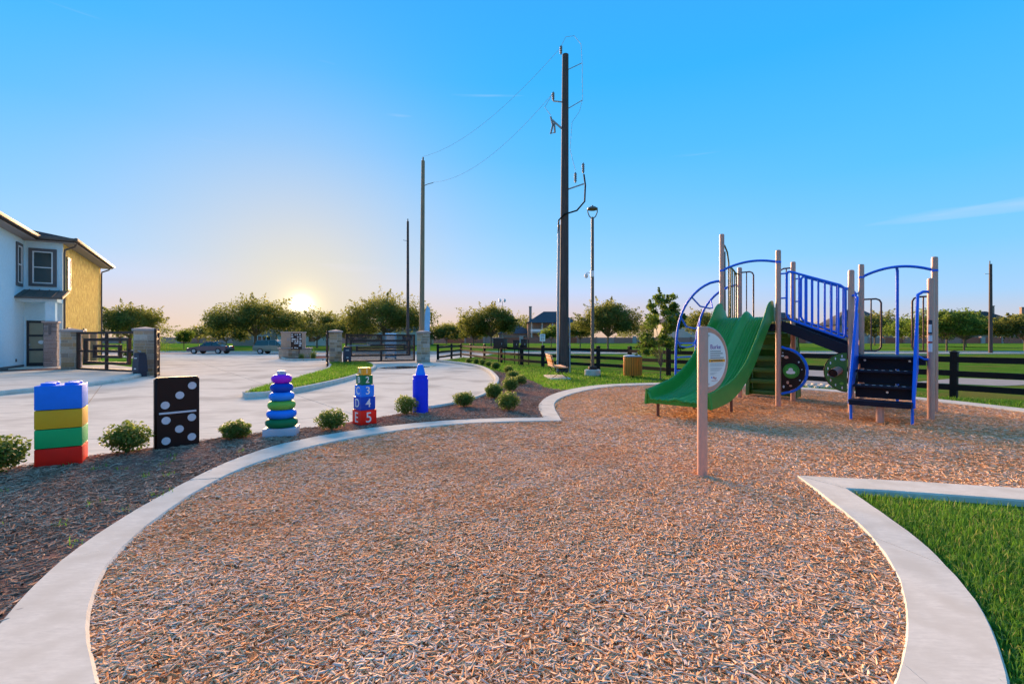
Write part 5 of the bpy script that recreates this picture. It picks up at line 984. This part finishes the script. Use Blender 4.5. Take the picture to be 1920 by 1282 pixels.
def far_house(label, x, y, w, d, h, rise, wallm, roofm, rz=0, gable=None, chim=None, wins=(), porch=False):
    t = thing('far_house', label, 'house', (x,y,terrain_z(x,y)-.1), rz); wl = MB().box((0,0,h/2), (w,d,h)).obj('wall', wallm, t, False); ov = .5
    x0, x1, y0, y1 = -w/2-ov, w/2+ov, -d/2-ov, d/2+ov; q = d/2+ov
    rf = MB().add([(x0,y0,h),(x1,y0,h),(x1,y1,h),(x0,y1,h),(x0+q,0,h+rise),(x1-q,0,h+rise)], [(3,2,1,0),(0,1,5,4),(1,2,5),(2,3,4,5),(3,0,4)]).obj('roof', roofm, t, False)
    if gable:
        gx_, gw, gh = gable; MB().add([(gx_-gw/2,-d/2-.8,0),(gx_+gw/2,-d/2-.8,0),(gx_+gw/2,-d/2-.8,gh),(gx_,-d/2-.8,gh+gw*.42),(gx_-gw/2,-d/2-.8,gh),(gx_-gw/2,.2,0),(gx_+gw/2,.2,0),(gx_+gw/2,.2,gh),(gx_,.2,gh+gw*.42),(gx_-gw/2,.2,gh)], [(0,1,2,3,4),(1,6,7,2),(5,0,4,9)]).obj('gable_wall', M['siding'], t, False)
        MB().add([(gx_-gw/2-.3,-d/2-1.1,gh-.15),(gx_,-d/2-1.1,gh+gw*.42+.08),(gx_+gw/2+.3,-d/2-1.1,gh-.15),(gx_-gw/2-.3,.3,gh-.15),(gx_,.3,gh+gw*.42+.08),(gx_+gw/2+.3,.3,gh-.15)], [(0,1,4,3),(1,2,5,4)]).obj('gable_roof', roofm, t, False)
        g_ = MB().box((gx_,-d/2-.83,gh-.9), (1.3,.06,1.6)).obj('window', M['winframe'], t, False); MB().box((gx_,-d/2-.87,gh-.9), (1.1,.05,1.4)).obj('pane', M['glass'], g_, False)
    if chim: MB().box((chim,.6,h+rise*.75), (.9,.9,rise*1.3)).box((chim,.6,h+rise*1.42), (1.1,1.1,.2)).obj('chimney', M['brick_house'], rf, False)
    for wx, wz, ww, wh in wins:
        g_ = MB().box((wx,-d/2-.03,wz), (ww,.06,wh)).obj('window', M['winframe'], t, False); k = max(1, int(ww/.9))
        for j in range(k): MB().box((wx-ww/2+ww*(j+.5)/k,-d/2-.07,wz), (ww/k-.14,.05,wh-.16)).obj('pane', M['glass'], g_, False)
    if porch:
        pr = MB().box((-w*.22,-d/2-1.2,h*.52), (w*.46,2.4,.25)).obj('balcony', M['siding'], t, False); MB().box((-w*.22,-d/2-2.35,h*.62), (w*.46,.06,.75)).obj('balustrade', M['winframe'], pr, False)
        for px in (-.43,-.22,-.01): MB().box((w*px,-d/2-2.2,h*.5), (.35,.35,h)).obj('porch_column', M['siding'], pr, False)
        MB().add([(-w*.46,-d/2-2.8,h-.05),(w*.02,-d/2-2.8,h-.05),(w*.02,-d/2,h+1.3),(-w*.46,-d/2,h+1.3)], [(0,1,2,3)]).obj('porch_roof', roofm, pr, False)
    return t
HB, HS, RB, RR = M['brick_house'], M['siding'], M['roof_blue'], M['roof']
far_house('two-storey house with blue-grey roof and balcony left of the tall pole', 13.2,163,16,11,6.6,4.0,HB,RB,0,None,-7.0,((4.2,5.2,3.8,1.5),(4.5,2.2,2.4,1.4)),True)
far_house('low house roof left of the balcony house', -13.5,165,13,10,3.2,3.2,HB,RB,0,None,None,((-2,1.8,2,1.2),))
far_house('low wide house right behind the large round tree', 1.5,170,12,10,3.2,3.0,HB,RB,0,None,None,((2,1.8,2,1.2),))
far_house('grey-roofed house with a gabled front seen past the stair posts', 113,160,17,12,5.8,5.2,HB,RB,R(-8),(3.5,5.0,5.0),None,((-4.5,4.2,2.6,1.4),(-4.5,1.8,2.6,1.4)))
far_house('grey house behind the blue bridge railing', 96,172,13,11,6.0,4.8,HS,RB,0,None,None,((1,4.4,2.6,1.4),))
far_house('broad dark-roofed house behind the trees at right', 150,160,24,12,6.2,4.2,HB,RR,R(-10),None,8.0,((3,4.4,2.6,1.4),))
far_house('house with brick chimney at the far right edge', 172,158,20,12,5.2,4.6,HB,RB,R(-12),None,-4.0,((-4,3.8,2.6,1.4),))
far_house('grey house glimpsed beside the young tree', 51,150,11,10,6.2,3.6,HS,RB,0,None,None,((-2,4.6,1.6,1.4),(2,4.6,1.6,1.4)))
far_house('brown two-storey house behind the teal grey car', -58,112,9,9,5.2,1.6,HB,RR,R(10),None,None,((-2.8,4.0,1.3,1.7),(1.5,1.6,3.6,1.4)))
far_house('low tan house under the sun right of the monument', -47,112,11,9,2.6,2.6,HS,RR,R(6),None,None,((-2,1.4,1.6,1.2),(2,1.4,1.6,1.2)))
far_house('pale house seen through the exit gate', -27,118,14,10,3.4,3.0,HS,RB,0,None,None,((-4,1.8,1.4,1.8),(-1.5,1.8,1.4,1.8),(2.5,1.8,2.4,1.4)))

# ------------------------------------------------------------------ cars on the street
def car(label, x, y, rz, m, suv):
    t = thing('passing_car', label, 'car', (x,y,-.085), rz, 'cars on the street'); hw_ = .90
    lo = [(-2.3,.35),(-2.32,.75),(-2.2,.98),(-.0+(.0 if suv else .0),1.02),(1.15,.95),(2.1,.80),(2.3,.62),(2.28,.32)] if suv else [(-2.3,.32),(-2.32,.72),(-2.15,.90),(-.0,.92),(.95,.88),(2.0,.72),(2.3,.55),(2.28,.30)]
    wl = [(-1.42,.0),(1.42,.0)]
    n = len(lo); v = []
    for s, inset in ((-1,0),(1,0)): v += [(px, s*(hw_-.10*max(0,(pz-.75))), pz) for px, pz in lo]
    body = MB().add(v, [tuple(range(n)), tuple(range(2*n-1,n-1,-1))]+[(i,n+i,n+(i+1)%n,(i+1)%n) for i in range(n)]).obj('body', m, t, False)
    g = [(-2.18,.98,.80),(-1.95,1.55,.66),(.25,1.58,.66),(1.05,.96,.80)] if suv else [(-1.75,.90,.80),(-1.05,1.36,.62),(.15,1.38,.62),(.95,.88,.80)]
    k = len(g); MB().add([(a,-w,z) for a,z,w in g]+[(a,w,z) for a,z,w in g], [(0,1,2,3),(7,6,5,4),(0,4,5,1),(2,6,7,3)]).obj('glasshouse', M['glass'], t, False)
    MB().add([(g[1][0]-.06,-g[1][2]-.015,g[1][1]-.05),(g[2][0]+.1,-g[2][2]-.015,g[2][1]-.05),(g[2][0]+.1,g[2][2]+.015,g[2][1]-.05),(g[1][0]-.06,g[1][2]+.015,g[1][1]-.05),(g[1][0],-g[1][2]+.05,g[1][1]+.05),(g[2][0],-g[2][2]+.05,g[2][1]+.05),(g[2][0],g[2][2]-.05,g[2][1]+.05),(g[1][0],g[1][2]-.05,g[1][1]+.05)], [(4,5,6,7),(0,1,5,4),(1,2,6,5),(2,3,7,6),(3,0,4,7)]).obj('roof', m, t, False)
    for s in (-1,1):
        for a in (-.5,.32): MB().add([(a*1.0-.04,s*.815,.95),(a+.04,s*.815,.95),(a+.04-.02,s*.675,1.40 if not suv else 1.54),(a-.04-.02,s*.675,1.40 if not suv else 1.54)], [(0,1,2,3)]).obj('pillar', m, t, False)
        for wx in (-1.42,1.42):
            w_ = MB().tube([(wx,s*.72,.33),(wx,s*.93,.33)], .335, 20).obj('wheel', M['rubber'], t); MB().tube([(wx,s*.925,.33),(wx,s*.945,.33)], .21, 14).obj('rim', M['steel'], w_)
        MB().box((-2.28,s*.66,.80 if not suv else .88), (.10,.34,.16), bev=.02).obj('tail_lamp', M['lamp_red'], t); MB().box((2.20,s*.62,.66), (.16,.36,.13), bev=.02).obj('head_lamp', M['lamp_clear'], t)
        MB().box((.72,s*.98,.98), (.14,.16,.11), bev=.02).obj('mirror', m, t)
    MB().box((-2.33,0,.45), (.08,1.6,.16), bev=.02).obj('bumper', M['rubber'], t); return t
car('plum coloured sedan driving along the street', -35.9, 57.6, math.pi, M['car1'], False)
car('teal grey sport utility car on the street beside the monument', -27.8, 57.0, R(0), M['car2'], True)
